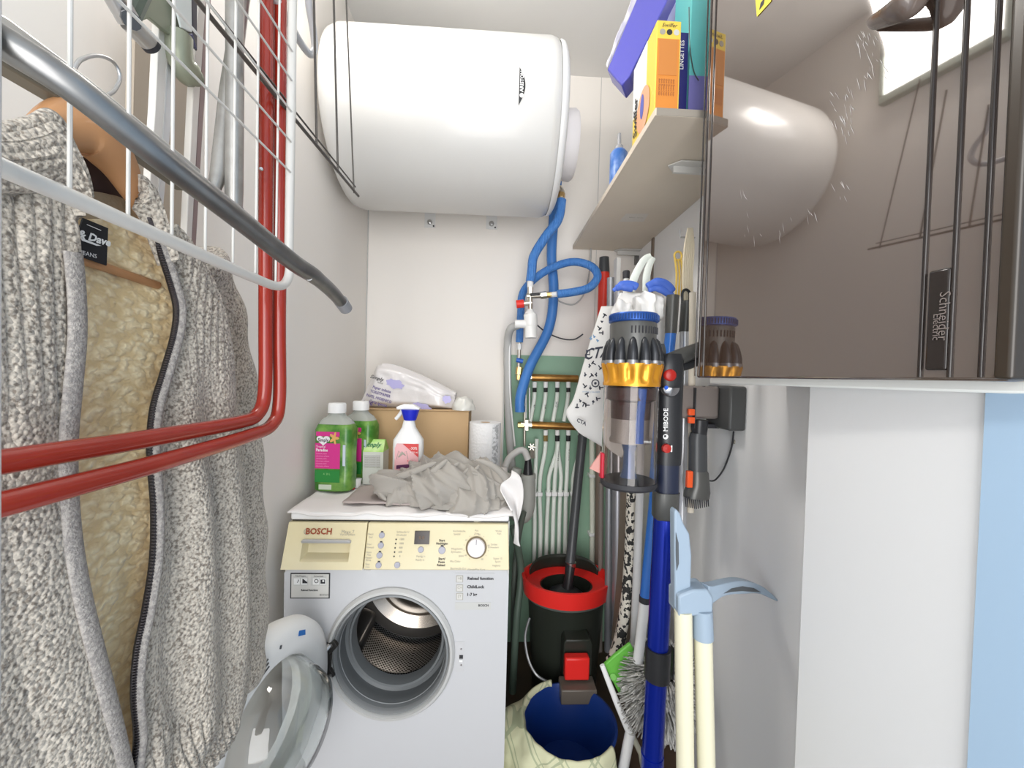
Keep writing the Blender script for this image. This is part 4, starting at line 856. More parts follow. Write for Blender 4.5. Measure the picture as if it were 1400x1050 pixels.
# charger dock on the wall with accessories
dock = thing('charging_dock', 'dark grey wall dock for the vacuum with hanging brush nozzle and cable', 'charger', PX(1015, 560, RX))
d0 = PX(1021, 560, RX)
zd0, zd1 = PX(1021, 590, RX).z, zb0-.018
link('dock_body', MB().box((RX-.045, d0.y, zd0), (RX, d0.y+.115, zd1)), mat('dock_grey', (.07, .072, .072), .35), dock, bevel=.006)
link('dock_arm', MB().box((RX-.17, d0.y+.045, zd0+.025), (RX-.045, d0.y+.105, zd1-.002)), mat('dock_arm', (.21, .18, .165), .4), dock, bevel=.008)
link('dock_hook', MB().tube(crom([PY(961, 528, 1.03), PY(963, 542, 1.03), PY(972, 552, 1.03), PY(976, 552, 1.03)], 10), [.006]*6+[.005,.004,.003,.002,.002], 8), ink, dock)
link('dock_foot', MB().box(tuple(PY(952, 577, 1.08)), tuple(PY(985, 586, 1.04))), ink, dock, bevel=.003)
AY = 1.02
def ap(a, b, dy=0): return PY(a, b, AY+dy)
noz = thing('brush_nozzle', 'black upholstery brush nozzle with orange buttons hanging under the wall dock', 'nozzle', ap(953, 620))
link('clip', MB().box(tuple(ap(944, 585, .01)), tuple(ap(953, 530, -.01))), bk, noz, bevel=.003)
for y in (563, 574): link('orange_button', MB().box(tuple(ap(942, y+5, -.016)), tuple(ap(948, y-4, -.006))), mat('orange_button', (.80, .10, .02), .35), noz, bevel=.002)
def nozz(name, rows, mt, n=20, e=2.6):
    mb = MB(); vs = []
    for px, py, hw, hd_ in rows:
        c = ap(px, py); h = hw/F*AY; g = hd_/F*AY
        for k in range(n):
            t = 2*PI*k/n; c_, s_ = math.cos(t), math.sin(t); vs.append(c+V((h*abs(c_)**(2/e)*(1 if c_>0 else -1), g*abs(s_)**(2/e)*(1 if s_>0 else -1), 0)))
    N = len(rows); return link(name, mb.add(vs, [(i*n+k, i*n+(k+1)%n, (i+1)*n+(k+1)%n, (i+1)*n+k) for i in range(N-1) for k in range(n)]+[tuple(range(n-1,-1,-1)), tuple((N-1)*n+k for k in range(n))]), mt, noz, smooth=50)
nozz('neck', [(957, 574, 10, 10), (956, 586, 10, 10), (956, 594, 9, 9)], bk)
nozz('tube', [(955, 592, 10, 9), (954, 600, 11.5, 10), (954, 643, 12, 10.5)], dgrey)
nozz('shoe', [(954, 643, 12, 11), (955, 646, 13, 11), (955, 662, 14, 12), (953, 672, 17, 13), (952, 680, 17, 12)], gun)
link('orange_slider', MB().box(tuple(ap(939.5, 667, -.024)), tuple(ap(945, 643, -.012))), mat('orange_button', (.80, .10, .02), .35), noz, bevel=.002)
for k in range(12): link('bristle_tuft', MB().tube([ap(937+2.8*k, 679, -.014), ap(938+2.8*k, 696-.6*abs(k-5), -.016)], [.0026, .0014], 6), ink, noz)
ch = [PX(1003, 590, RX-.012), PX(1000, 612, RX-.006), PX(990, 640, RX-.008), PY(978, 656, 1.04), PY(968, 657, 1.02)]
link('cable', MB().tube(crom(ch, 24), .0022, 8), ink, dock)
tag(link('wall_plug', MB().lathe([(0,0),(.006,0),(.005,.003),(0,.003)], PX(1004, 604, RX), (-1,0,0), 12), greyink), 'small grey screw plug in the wall below the dock', 'screw')

# ================================================================ POLES, BROOMS, BAGS
def pole(name, label, cat, segs, Yd, extra=None):
    """segs: [(name, [(px,py,Y)...], halfwidth px, material)]"""
    s0 = segs[0]; t = thing(name, label, cat, PY(s0[1][0][0], s0[1][0][1], Yd))
    for nm, pts, hw, mt in segs:
        P = [PY(p[0], p[1], p[2] if len(p) > 2 else Yd) for p in pts]
        r = [h/F*Yd for h in hw] if isinstance(hw, list) else hw/F*Yd
        link(nm, MB().tube(P, r, 16), mt, t, smooth=60)
    return t
redm = mat('red_painted_metal', (.46, .035, .02), .3, coat=.4)
pole('broom_handle', 'red broom handle with a grey end cap left of the shelf bracket', 'broom', [('cap', [(826, 352), (826, 374)], [6.5, 7.5], dgrey), ('handle', [(826, 373), (820, 560)], 7.5, mat('bright_red_handle', (.72, .04, .02), .35)), ('lower_handle', [(820, 560), (816, 890)], 5, railm)], 1.68)
gp = mat('grey_pole', (.34, .35, .37), .35, .6)
pole('metal_pole', 'thin bluish grey pole behind the vacuum bin', 'pole', [('pole', [(835, 380), (831, 890)], 5, gp)], 1.45)
pole('metal_pole', 'thicker silver grey pole next to the patterned board', 'pole', [('pole', [(846, 400), (843, 890)], 7, mat('silver_pole', (.42, .42, .45), .3, .7))], 1.42)
pole('metal_pole', 'dark slim pole at the green wall edge beside the cream pipe', 'pole', [('pole', [(822, 660), (820, 890)], 3.4, mat('brown_grey', (.22, .19, .17), .5))], 1.58)
# ironing board with patterned cover, standing on edge
pat = bpy.data.materials.new('patterned_fabric'); pat.use_nodes = True; nt = pat.node_tree; bs = nt.nodes['Principled BSDF']; bs.inputs['Roughness'].default_value = .85
tc = nt.nodes.new('ShaderNodeTexCoord'); vo = nt.nodes.new('ShaderNodeTexNoise'); vo.inputs['Scale'].default_value = 60; nt.links.new(tc.outputs['Object'], vo.inputs['Vector'])
rp = nt.nodes.new('ShaderNodeValToRGB'); rp.color_ramp.interpolation = 'CONSTANT'; rp.color_ramp.elements[0].color = (.03,.03,.03,1); rp.color_ramp.elements[1].position = .48; rp.color_ramp.elements[1].color = (.72,.68,.60,1)
nt.links.new(vo.outputs['Fac'], rp.inputs['Fac']); nt.links.new(rp.outputs['Color'], bs.inputs['Base Color'])
ib = thing('ironing_board', 'ironing board with black and white patterned cover standing folded on edge', 'ironing board', PY(858, 800, 1.25))
A = crom([PY(864, 560, 1.28), PY(863, 660, 1.28), PY(861, 740, 1.28), PY(856, 820, 1.27), PY(846, 880, 1.26), PY(836, 906, 1.25)], 30)
link('cover', MB().tube(A, [.013+.006*i/30 for i in range(31)], 12, flat=1.5, fdir=(1,0,0)), pat, ib, smooth=60)
link('board', MB().prism([PY(866, 560, 1.30), PY(872, 700, 1.30), PY(866, 860, 1.30), PY(850, 905, 1.30), PY(858, 800, 1.29), PY(862, 700, 1.29)], (.0, .12, 0)), mat('board_brown', (.20, .16, .12), .6), ib)
pole('mop_pole', 'slim pale grey pole between the patterned board and the blue duster pole', 'pole', [('pole', [(884, 430), (866, 905)], 5.5, mat('pale_grey_pole', (.60, .60, .60), .4))], 1.22)
bps = mat('sky_blue_pole', (.03, .16, .55), .35, coat=.3)
dp = pole('duster', 'long duster with blue and white telescopic pole and fluffy grey head', 'duster', [('hook_cap', [(920, 404), (917, 456)], [8.5, 8], gun), ('blue_section', [(917, 455), (882, 818)], 7.5, bps), ('lock', [(882, 815), (881.5, 823)], 8, ink), ('white_section', [(881.5, 822), (872, 905)], 7, plasw)], 1.08)
# fluffy head
random.seed(5); fl_ = MB(); hc = PY(905, 940, 1.08)
for i in range(1500):
    th = math.acos(random.uniform(-1, 1)); ph = random.uniform(0, 2*PI); d = V((math.sin(th)*math.cos(ph), math.sin(th)*math.sin(ph)*.8, math.cos(th)*1.1)); R = random.uniform(.105, .135)
    p0 = hc+V((0,0,d.z*.05)); q = hc+d*R; q.z -= .012; mid = p0.lerp(q, .6)+V((random.uniform(-.01,.01), random.uniform(-.01,.01), .012)); wv = d.cross(V((0,0,1))).normalized()*.0028 if abs(d.z) < 1.05 else V((.003,0,0))
    fl_.add([p0.lerp(q,.25)-wv*.6, p0.lerp(q,.25)+wv*.6, mid+wv, q+wv*.5, q-wv*.5, mid-wv], [(0,1,2,5),(5,2,3,4)])
fh = link('fluffy_head', fl_, mat('grey_fibre', (.24, .235, .22), .85, var=(60, (.58, .57, .54), .12)), dp, solid=.0016); fh['kind'] = 'stuff'
sp_ = mat('satin_silver', (.60, .61, .63), .3, .6)
mp = pole('mop_pole', 'silver pole with grey slotted hook cap beside the yellow cord', 'pole', [('hook_cap', [(940, 412), (937, 454)], [8.5, 8.5], gun), ('tube', [(937, 453), (925, 1010)], 7.2, sp_)], 1.12)
hk = crom([PY(933, 414, 1.12), PY(933, 400, 1.12), PY(938, 396, 1.12), PY(943, 401, 1.12), PY(943, 414, 1.12)], 14); link('hook_loop', MB().tube(hk, .004, 8), bk, mp)
pole('wooden_stick', 'pale flat wooden stick leaning beside the fuse box edge', 'stick', [('stick', [(947, 400), (944, 700)], 4.5, mat('pale_wood', (.66, .60, .50), .6))], 1.05)
# cords hanging on a wall hook
ck = tag(link('wall_hook', MB().tube([PX(950, 325, RX), PX(950, 325, RX)+V((-.05, 0, 0)), PX(950, 322, RX)+V((-.052, 0, .015))], .003, 8), steel), 'small steel wall hook holding the cream cords', 'hook')
rope = mat('cream_cord', (.76, .68, .52), .8); yc_ = mat('yellow_cord', (.80, .56, .12), .6)
cd = thing('cord_bundle', 'bundle of cream cords hanging beside the fuse box', 'cord', PY(943, 360, 1.14))
for k in range(6):
    x = 935+2.4*k; link('cord', MB().tube(crom([PY(941+k, 312, 1.14), PY(x+1, 340, 1.14), PY(x-1, 380, 1.13), PY(x, 412+4*(k % 3), 1.13)], 12), .0034, 8), rope, cd)
link('clip', MB().tube([PY(948, 408, 1.12), PY(948, 424, 1.12)], .006, 8), mat('dark_red', (.35, .01, .02), .4), cd)
yo = MB(); yo.tube(crom([PY(927+5*math.cos(a), 350+6*math.sin(a), 1.17) for a in [2*PI*i/12 for i in range(13)]], 30), .0032, 8)
for x in (924, 928, 932): yo.tube(crom([PY(x-1, 354, 1.17), PY(x+1, 375, 1.17), PY(x, 405, 1.17)], 8), .0034, 8)
tag(link('yellow_loop', yo, yc_), 'yellow cord loop hanging above the grey hook cap', 'cord')

# light blue broom heads upside down with cream handles
lblue = mat('light_blue_plastic', (.30, .38, .47), .4); creamh = mat('cream_handle', (.72, .69, .52), .4)
QY = .74
def qp(a, b, dy=0): return PY(a, b, QY+dy)
sqz = thing('squeegee', 'cream-handled squeegee stored head up, its light blue blade reaching to the wall', 'squeegee', qp(962, 1000))
link('handle', MB().tube([qp(961, 862), qp(968, 1150)], .0168, 24), creamh, sqz, smooth=60)
link('socket', MB().tube([qp(960, 832), qp(961, 871)], [.0185, .0195], 24), lblue, sqz, smooth=60)
link('bridge', MB().prism([qp(928, 815, -.012), qp(948, 807, -.012), qp(968, 806, -.012), qp(976, 818, -.012), qp(975, 840, -.012), qp(950, 843, -.012), qp(928, 844, -.012)], (0, .047, 0)), lblue, sqz, bevel=.004)
tip = PX(1058, 819, RX-.003); t1 = qp(962, 813, .01)
arm = crom([t1, PY(985, 803, .77), PY(1010, 800, .81), PY(1035, 804, .855), tip], 20)
mb = MB(); hh = [.022, .019, .016, .014, .0125, .012, .012, .0125, .013, .0135, .0135, .013, .012, .011, .010, .009, .008, .0065, .005, .003, .0015]
vs = []
for i, p in enumerate(arm):
    d = V((-.6, 1, 0)).normalized()*.010
    vs += [p+V((0,0,hh[i]))-d, p+V((0,0,hh[i]))+d, p-V((0,0,hh[i]*1.1))+d, p-V((0,0,hh[i]*1.1))-d]
mb.add(vs, [(i*4+k, i*4+(k+1)%4, (i+1)*4+(k+1)%4, (i+1)*4+k) for i in range(20) for k in range(4)]+[(0,1,2,3),(83,82,81,80)])
link('blade_arm', mb, lblue, sqz, bevel=.002)
sl = [arm[i]+V((.001,-.0115,0))+V((0,0,z)) for i, z in ((5, -.006), (7, .001), (10, .004), (13, .002), (15, -.003))]+[arm[i]+V((.001,-.0115,0))+V((0,0,-.006)) for i in (13, 10, 7)]
link('slot', MB().prism(sl, (-.0012, -.001, 0)), mat('slot_shadow', (.08, .09, .10), .6), sqz)
br2 = thing('brush', 'cream-handled brush with long light blue spatula head behind the blue wand', 'brush', qp(937, 1000))
link('handle', MB().tube([qp(934, 834), qp(938, 1150)], .0165, 24), creamh, br2, smooth=60)
sh = [qp(x, y, -.0) for x, y in ((922, 700), (925, 696), (930, 702), (935, 716), (943, 730), (946, 760), (945, 800), (945, 830), (938, 838), (925, 836), (923, 830))]
link('head', MB().prism(sh, (0, .022, 0)), lblue, br2, bevel=.004, seg=3)
link('slot', MB().prism([qp(924, 728, -.001), qp(927.5, 742, -.001), qp(928, 770, -.001), qp(925, 780, -.001), qp(924, 760, -.001)], (0, -.001, 0)), mat('slot_shadow', (.08, .09, .10), .6), br2)

# plastic bags
def ruled(A, B, Yf, nu=24, nv=30, disp=None, mb=None):
    a = crom([PY(p[0], p[1], p[2] if len(p) > 2 else Yf) for p in A], nv); b = crom([PY(p[0], p[1], p[2] if len(p) > 2 else Yf) for p in B], nv)
    def fn(u, v):
        k = int(round(v*nv)); p = a[k].lerp(b[k], u)
        return p + (disp(u, v, p) if disp else V((0,0,0)))
    return (mb or MB()).grid(fn, nu, nv)
film = mat('white_bag_film', (.80, .79, .77), .38, coat=.15)
def bd_(amp, sc, bulge):
    return lambda u, v, p: V((0, -bulge*math.sin(PI*u)*math.sin(PI*min(1, v*1.1+.05)) + amp*noise.noise(p*sc), 0))
mbg = ruled([(822, 419), (812, 450), (797, 500), (784, 545), (774, 566), (790, 590), (800, 596)], [(842, 419), (850, 450), (856, 500), (860, 545), (858, 600), (850, 625), (845, 618)], 1.36, disp=bd_(.006, 9, .03))
n_ = len(mbg.v); ruled([(822, 419), (812, 450), (797, 500), (784, 545), (774, 566), (790, 590), (800, 596)], [(842, 419), (850, 450), (856, 500), (860, 545), (858, 600), (850, 625), (845, 618)], 1.42, disp=bd_(.006, 9, -.02), mb=mbg)
g1 = tag(link('shopping_bag', mbg, film, solid=.002, smooth=60), 'white plastic shopping bag printed with dark letters and small tool icons', 'bag')
bi = mat('bag_ink', (.045, .05, .075), .5); bi2 = mat('bag_ink_blue', (.18, .34, .55), .5)
bfr = lambda x, y: PY(x, y, 1.322)
br_dir = (bfr(845, 474)-bfr(805, 490)).normalized(); bu_dir = V((-br_dir.z, 0, br_dir.x)); bu_dir = V((.22, 0, 1)).normalized(); br_dir = V((1, 0, -.02)).normalized()
text('CTA', .056, bfr(816.5, 483), (1,0,.18), (.25,0,1), bi, g1, bold=.0012, sx=.8)
sqm = PY(804, 482, 1.320)
link('print_icon', MB().add([sqm+V((.010*math.cos(k*PI/2+PI/4)*(1 if k < 4 else .6), 0, .012*math.sin(k*PI/2+PI/4)*(1 if k < 4 else .6))) for k in range(8)], [(k, (k+1)%4, (k+1)%4+4, k+4) for k in range(4)]), bi, g1)
random.seed(3)
icons = [(806, 500, 0), (812, 497, 1), (820, 502, 2), (800, 512, 0), (808, 514, 3), (815, 512, 0), (799, 527, 4), (807, 530, 0), (814, 524, 5), (803, 540, 3), (793, 548, 0), (798, 553, 1), (803, 554, 4), (811, 550, 0), (818, 545, 2), (822, 530, 4), (812, 460, 6), (817, 466, 6), (808, 462, 6), (822, 455, 1), (819, 448, 3), (823, 440, 0), (826, 432, 4), (789, 555, 1)]
for x, y, k in icons:
    c = PY(x, y, 1.312 if y < 560 else 1.32); s_ = .0062; mt = bi2 if k == 6 else bi
    if k in (0, 6): pts = [c+V((s_*math.cos(j)*(.6+.4*math.sin(3*j+x)), 0, s_*1.3*math.sin(j)*(.7+.3*math.cos(2*j+y)))) for j in [2*PI*i/14 for i in range(14)]]; link('print_icon', MB().add(pts, [tuple(range(14))]), mt, g1)
    elif k == 5: n9 = 18; link('print_icon', MB().add([c+V((r*math.cos(2*PI*j/n9), 0, r*math.sin(2*PI*j/n9))) for r in (.014, .010) for j in range(n9)], [(j, (j+1)%n9, (j+1)%n9+n9, j+n9) for j in range(n9)]).add([c+V((.005*math.cos(j), 0, .005*math.sin(j))) for j in range(6)], [tuple(range(6))]), mt, g1)
    else:
        a_ = k*1.1+x; d = V((math.cos(a_), 0, math.sin(a_))); e_ = V((-d.z, 0, d.x))
        link('print_icon', MB().add([c-d*s_*1.3-e_*.002, c+d*s_*1.3-e_*.002, c+d*s_*1.3+e_*.002, c-d*s_*1.3+e_*.002, c+d*s_*.5-e_*.007, c+d*s_*1.2-e_*.007, c+d*s_*1.2+e_*.007, c+d*s_*.5+e_*.007], [(0,1,2,3),(4,5,6,7)]), mt, g1)
text('WWW.CTA.COM', .0075, PY(808, 536, 1.31), (1,0,0), (.1,0,1), bi2, g1)
text('CTA', .018, PY(795, 577, 1.325), (1,0,-.45), (.3,0,1), bi, g1, bold=.0005); 
# second bag behind the vacuum, with tall handles
g2m = ruled([(848, 400), (843, 412), (835, 440), (840, 540), (850, 600)], [(905, 404), (912, 425), (912, 460), (905, 540), (895, 600)], 1.16, disp=bd_(.012, 14, .03))
g2 = tag(link('carrier_bag', g2m, film, solid=.003, smooth=60), 'plain white carrier bag with knotted handles hanging behind the vacuum', 'bag')
def bulb(u, v):
    c = PY(886, 420, 1.10); a_ = 2*PI*u; t = PI*v; p = V((math.cos(a_)*math.sin(t)*.052, math.sin(a_)*math.sin(t)*.04, math.cos(t)*.050)); return c+p+p.normalized()*(.014*noise.noise(p*22+V((4,0,0)))-.012*abs(math.sin(p.x*75+p.z*18+2*noise.noise(p*15))))
link('bag_body', MB().grid(bulb, 40, 24), film, g2, smooth=70)
def bulb2(u, v):
    c = PY(853, 428, 1.12); a_ = 2*PI*u; t = PI*v; p = V((math.cos(a_)*math.sin(t)*.040, math.sin(a_)*math.sin(t)*.03, math.cos(t)*.042)); return c+p+p.normalized()*(.014*noise.noise(p*26)-.010*abs(math.sin(p.x*80-p.z*40+2*noise.noise(p*15))))
link('bag_body', MB().grid(bulb2, 36, 20), film, g2, smooth=70)
for pts in ([(862, 398), (868, 378), (880, 356), (890, 350)], [(884, 398), (884, 378), (888, 362), (893, 352)]):
    link('bag_handle', MB().tube(crom([PY(a, b, 1.15) for a, b in pts], 14), [.013-.004*i/14 for i in range(15)], 10, flat=.35, fdir=(1,0,0)), mat('bag_handle_film', (.70, .74, .68), .35), g2, smooth=70)
tag(link('hand_brush_cap', MB().lathe([(0,0),(.011,0),(.012,.022),(.010,.026),(0,.026)], PY(856, 381, 1.3), (0,0,1), 18), ink), 'small black cap on a bottle neck above the blue gloves', 'cap')
link('neck', MB().lathe([(0,0),(.009,0),(.009,.05),(0,.05)], PY(856, 381, 1.3)-V((0,0,.05)), (0,0,1), 14), plasw, bpy.data.objects['hand_brush_cap'])
bpy.data.objects['hand_brush_cap'].name = 'bottle_cap'
# white narrow boards between the red handle and the bag
tag(link('white_board', MB().box(tuple(PY(833, 560, 1.56)), tuple(PY(849, 352, 1.52))), mat('white_board', (.76, .75, .72), .5)), 'narrow white board standing behind the blue gloves', 'board')
# blue gloves
glv = mat('blue_rubber', (.06, .14, .55), .5)
g3 = MB()
for pts, r in (([(838, 398), (848, 390), (862, 389), (872, 393)], [.006, .012, .012, .010]), ([(842, 394), (852, 392), (866, 394)], [.010, .013, .009]), ([(884, 392), (896, 386), (910, 389), (920, 400)], [.010, .014, .014, .012]), ([(886, 396), (900, 394), (915, 402), (918, 410)], [.009, .012, .012, .008]), ([(905, 392), (914, 398), (916, 412)], [.010, .010, .006])):
    P = crom([PY(a, b, 1.09) for a, b in pts], 12); g3.tube(P, [r[min(int(i/12*(len(r)-1)), len(r)-1)] for i in range(13)], 10, flat=.7)
tag(link('rubber_gloves', g3, glv, smooth=70, subsurf=1), 'blue rubber gloves draped over the white carrier bag', 'gloves')

# ================================================================ MOP BUCKET, BIN, DUSTPAN
KY = 1.52; kc = PY(774, 800, KY); kb = mat('black_bucket', (.022, .026, .02), .35)
k0 = V((kc.x, KY, 0)); kz = PY(774, 824, KY-.13).z
mbk = thing('mop_bucket', 'black mop bucket with red wringer rim and red foot pedal', 'bucket', (kc.x, KY, 0))
def elz(prof, ex=1.0, ey=.8, n=48):
    mb = MB(); mb.lathe(prof, (0,0,0), (0,0,1), n, close=True)
    for p in mb.v: p.x = kc.x+p.x*ex; p.y = KY+p.y*ey
    return mb
link('bucket', elz([(.0, 0), (.125, 0), (.150, kz-.04), (.160, kz-.02), (.155, kz-.02), (.145, kz-.035), (.120, .01), (0, .01)]), kb, mbk, smooth=50)
rr = red if False else mat('rim_red', (.75, .025, .02), .35)
link('rim', elz([(.150, kz-.025), (.168, kz-.028), (.172, kz+.005), (.176, kz+.035), (.166, kz+.036), (.155, kz+.008), (.105, kz+.0), (.100, kz-.012), (.148, kz-.014)]), rr, mbk, smooth=40)
link('grey_collar', elz([(.120, kz-.060), (.158, kz-.040), (.162, kz-.026), (.11, kz-.026)]), mat('collar_grey', (.12, .13, .12), .35), mbk, smooth=50)
# dark splash guard at the back
def guard(u, v):
    a_ = math.radians(25+130*u); return V((kc.x+(.155)*math.cos(a_)*1.0, KY+.125*math.sin(a_), kz+.004+.058*v*(1-.5*(2*u-1)**4)))
link('splash_guard', MB().grid(guard, 24, 4), kb, mbk, solid=.004)
link('basket', elz([(.098, kz-.002), (.092, kz-.09), (0, kz-.095), (0, kz-.10), (.097, kz-.095), (.104, kz-.004)]), kb, mbk, smooth=50)
pf0 = PY(786, 905, KY-.15)
link('pedal_housing', MB().prism([V((kc.x-.035, KY-.165, pf0.z+.075)), V((kc.x-.028, KY-.165, pf0.z+.09)), V((kc.x+.060, KY-.165, pf0.z+.09)), V((kc.x+.068, KY-.165, pf0.z+.075)), V((kc.x+.068, KY-.165, pf0.z-.16)), V((kc.x-.035, KY-.165, pf0.z-.16))], (0, .06, 0)), kb, mbk, bevel=.004)
link('pedal', MB().box((pf0.x-.046, KY-.205, pf0.z-.026), (pf0.x+.040, KY-.172, pf0.z+.052)), rr, mbk, bevel=.006)
link('pedal_plate', MB().box((pf0.x-.062, KY-.235, pf0.z-.085), (pf0.x+.060, KY-.168, pf0.z-.035)), mat('greyish_brown_plate', (.13, .11, .09), .4), mbk, bevel=.004)
link('bail', MB().tube(crom([PY(724, 845, 1.46), PY(718, 870, 1.42), PY(722, 900, 1.38), PY(733, 922, 1.36), PY(748, 932, 1.34)], 20), .0048, 8), mat('bail_grey', (.30, .30, .30), .35, .6), mbk)
mop = pole('spin_mop', 'spin mop with black handle standing in the red rimmed bucket', 'mop', [('handle', [(797, 592, 1.66), (790, 660, 1.63), (779, 775, 1.54)], 6.5, dgrey), ('joint', [(780, 770, 1.54), (778, 790, 1.53), (776, 806, 1.52)], [7, 6, 8], bk), ('head', [(776, 803, 1.52), (775, 812, 1.52)], [10, 24], bk)], 1.60)
link('ring', MB().tube([PY(780.5, 768, 1.54), PY(780, 773, 1.54)], .0215, 16), steel, mop)
for k in range(26):
    a_ = 2*PI*k/26; c = PY(775, 811, 1.52); link('strand', MB().tube([c+V((.03*math.cos(a_), .03*math.sin(a_), 0)), c+V((.07*math.cos(a_), .055*math.sin(a_), -.02)), c+V((.075*math.cos(a_), .06*math.sin(a_), -.06))], .006, 5), mat('mop_strand', (.10, .10, .10), .9), mop)
# blue bin
NY = 1.19; nc = PY(778, 985, NY); nz = nc.z; bb_ = mat('blue_bin_plastic', (.006, .030, .17), .35)
bn_ = thing('bin', 'dark blue round bin with a pale checked cloth draped over the rim', 'bin', (nc.x, NY, 0))
bn_['label'] = 'dark blue round bin on the floor in front of the mop bucket'
link('bucket', MB().lathe([(0,0),(.105,0),(.140,nz-.006),(.146,nz-.004),(.147,nz+.004),(.140,nz+.006),(.134,nz-.004),(.100,.006),(0,.006)], (nc.x, NY, 0), (0,0,1), 64), bb_, bn_, smooth=50)
def drape(u, v):
    a_ = math.radians(104+211*u); r = .150
    if v < .35:
        k = 1-v/.35; rr2 = .140-.02*k; z = nz+.008-.13*k; 
    elif v < .5:
        k = (v-.35)/.15; rr2 = .140+.014*k; z = nz+.008+.008*math.sin(k*PI)
    else:
        k = (v-.5)/.5; ext = .19*(.55+.45*math.sin(u*PI*3.2+.6)**2); rr2 = .156+.035*k+.014*math.sin(u*38)*k; z = nz+.004-ext*k
    p = V((nc.x+rr2*math.cos(a_), NY+rr2*math.sin(a_), z)); 
    # corner pulled out to the left
    g = math.exp(-((u-.34)/.16)**2)*sstep(.45, .8, v); p += V((-.055, -.01, .05))*g
    return p+V((1,1,0))*.004*noise.noise(p*35)
ck_ = bpy.data.materials.new('checked_cloth'); ck_.use_nodes = True; nt = ck_.node_tree; bs = nt.nodes['Principled BSDF']; bs.inputs['Roughness'].default_value = .9
tc = nt.nodes.new('ShaderNodeTexCoord'); mpn = nt.nodes.new('ShaderNodeMapping'); mpn.inputs['Rotation'].default_value = (0, math.radians(40), 0); nt.links.new(tc.outputs['Object'], mpn.inputs[0])
sx = nt.nodes.new('ShaderNodeSeparateXYZ'); nt.links.new(mpn.outputs[0], sx.inputs[0])
def line(axis):
    fr = mth('FRACT', mth('MULTIPLY', sx.outputs[axis], 15.0)); a = mth('LESS_THAN', fr, .08); b = mth('MULTIPLY', mth('GREATER_THAN', fr, .20), mth('LESS_THAN', fr, .25)); return mth('MAXIMUM', a, b)
ln = mth('MAXIMUM', line('X'), line('Z'))
mx = nt.nodes.new('ShaderNodeMix'); mx.data_type = 'RGBA'; nt.links.new(mth('MULTIPLY', ln, .55), mx.inputs[0]); mx.inputs[6].default_value = (.60, .60, .40, 1); mx.inputs[7].default_value = (.20, .26, .16, 1); nt.links.new(mx.outputs[2], bs.inputs['Base Color'])
tag(link('checked_cloth', MB().grid(drape, 90, 40), ck_, solid=.003, smooth=70), 'pale yellow checked tea towel draped over the rim of the blue bin', 'cloth')
# dustpan: green lip with white long handle
DY = 1.10
dpn = thing('dustpan', 'green and white long-handled dustpan leaning right of the blue bin', 'dustpan', PY(850, 1000, DY))
link('pan', MB().prism([PY(x, y, DY+.02) for x, y in ((826, 910), (840, 897), (862, 880), (868, 890), (866, 960), (846, 948))], (.0, .012, 0)), mat('lime_plastic', (.15, .50, .07), .4), dpn, bevel=.003)
link('rib', MB().lathe([(0,0),(.010,0),(.009,.004),(0,.004)], PY(838, 925, DY+.018), (0,-1,0), 16), mat('lime_light', (.25, .62, .15), .4), dpn)
link('frame', MB().tube([PY(823, 909, DY), PY(843, 960, DY), PY(862, 1003, DY)], [.007, .009, .012], 12, flat=.6), plasw, dpn, smooth=60)
link('handle', MB().tube([PY(862, 1000, DY), PY(850, 1060, DY), PY(838, 1120, DY)], .0145, 14), plasw, dpn, smooth=60)
link('handle_brace', MB().tube([PY(862, 1000, DY), PY(876, 1030, DY), PY(884, 1075, DY)], .008, 10), mat('beige_brace', (.50, .48, .38), .5), dpn, smooth=60)
# ================================================================ LEFT SIDE: racks, red frame, jacket
JX = -.415
redt = mat('red_lacquer_tube', (.29, .022, .012), .25, coat=.4, var=(20, (.34, .03, .016)))
FX = -.36
rf = thing('folding_chair', 'red lacquered tubular frame of a folded chair hanging beside the jacket', 'chair', PX(365, 575, FX))
def fr(pts, X, r, nm, n=110): return link(nm, MB().tube(crom([PX(a, b, X) for a, b in pts], n), r, 20), redt, rf, smooth=60)
fr([(364, -120), (364, 100), (363, 300), (363, 450), (362, 535), (352, 566), (325, 578), (200, 600), (80, 619), (0, 632), (-160, 656)], FX, .0097, 'tube')
fr([(383, -120), (383, 100), (383, 300), (382, 450), (382, 548), (372, 580), (340, 596), (220, 632), (100, 664), (0, 690), (-160, 728)], FX+.010, .0097, 'tube')
for (x, y) in ((357, 231), (377, 130)): link('screw', MB().lathe([(0,0),(.003,0),(.002,.002),(0,.002)], PX(x, y, FX+.011), V((.8,-1,0)), 10), steel, rf)

whc = mat('white_coated_wire', (.64, .62, .58), .35, coat=.2)
GX = -.315
def gp_(px, py): return PX(px, py, GX)
rk = thing('wire_rack', 'white coated wire grid rack with rounded lower rail in front of the jacket', 'rack', gp_(380, 390))
rail = crom([gp_(-220, 128), gp_(0, 228), gp_(120, 280), gp_(250, 337), gp_(350, 381), gp_(378, 391), gp_(391, 386), gp_(396, 368), gp_(395, 340)], 60)
fy = gp_(395, 340).y
rail += [V((GX, fy, 1.23+z)) for z in (.25, .35, .5, .7, .9)]
link('rail', MB().tube(rail, .0062, 16), whc, rk, smooth=60)
zr = gp_(300, 358).z
for px in (-60, 95, 175, 235, 281, 319, 350, 378):
    y = GX/((ray(px, 300).x/ray(px, 300).y)); zb_ = 1.23 + (rail[0].z-1.23)*1.0
    # rail height at this y
    zz_ = min((abs(p.y-y), p.z) for p in rail[:52])[1]
    link('vertical_wire', MB().tube([V((GX, y, zz_)), V((GX, y, 2.1))], .0015, 8), whc, rk)
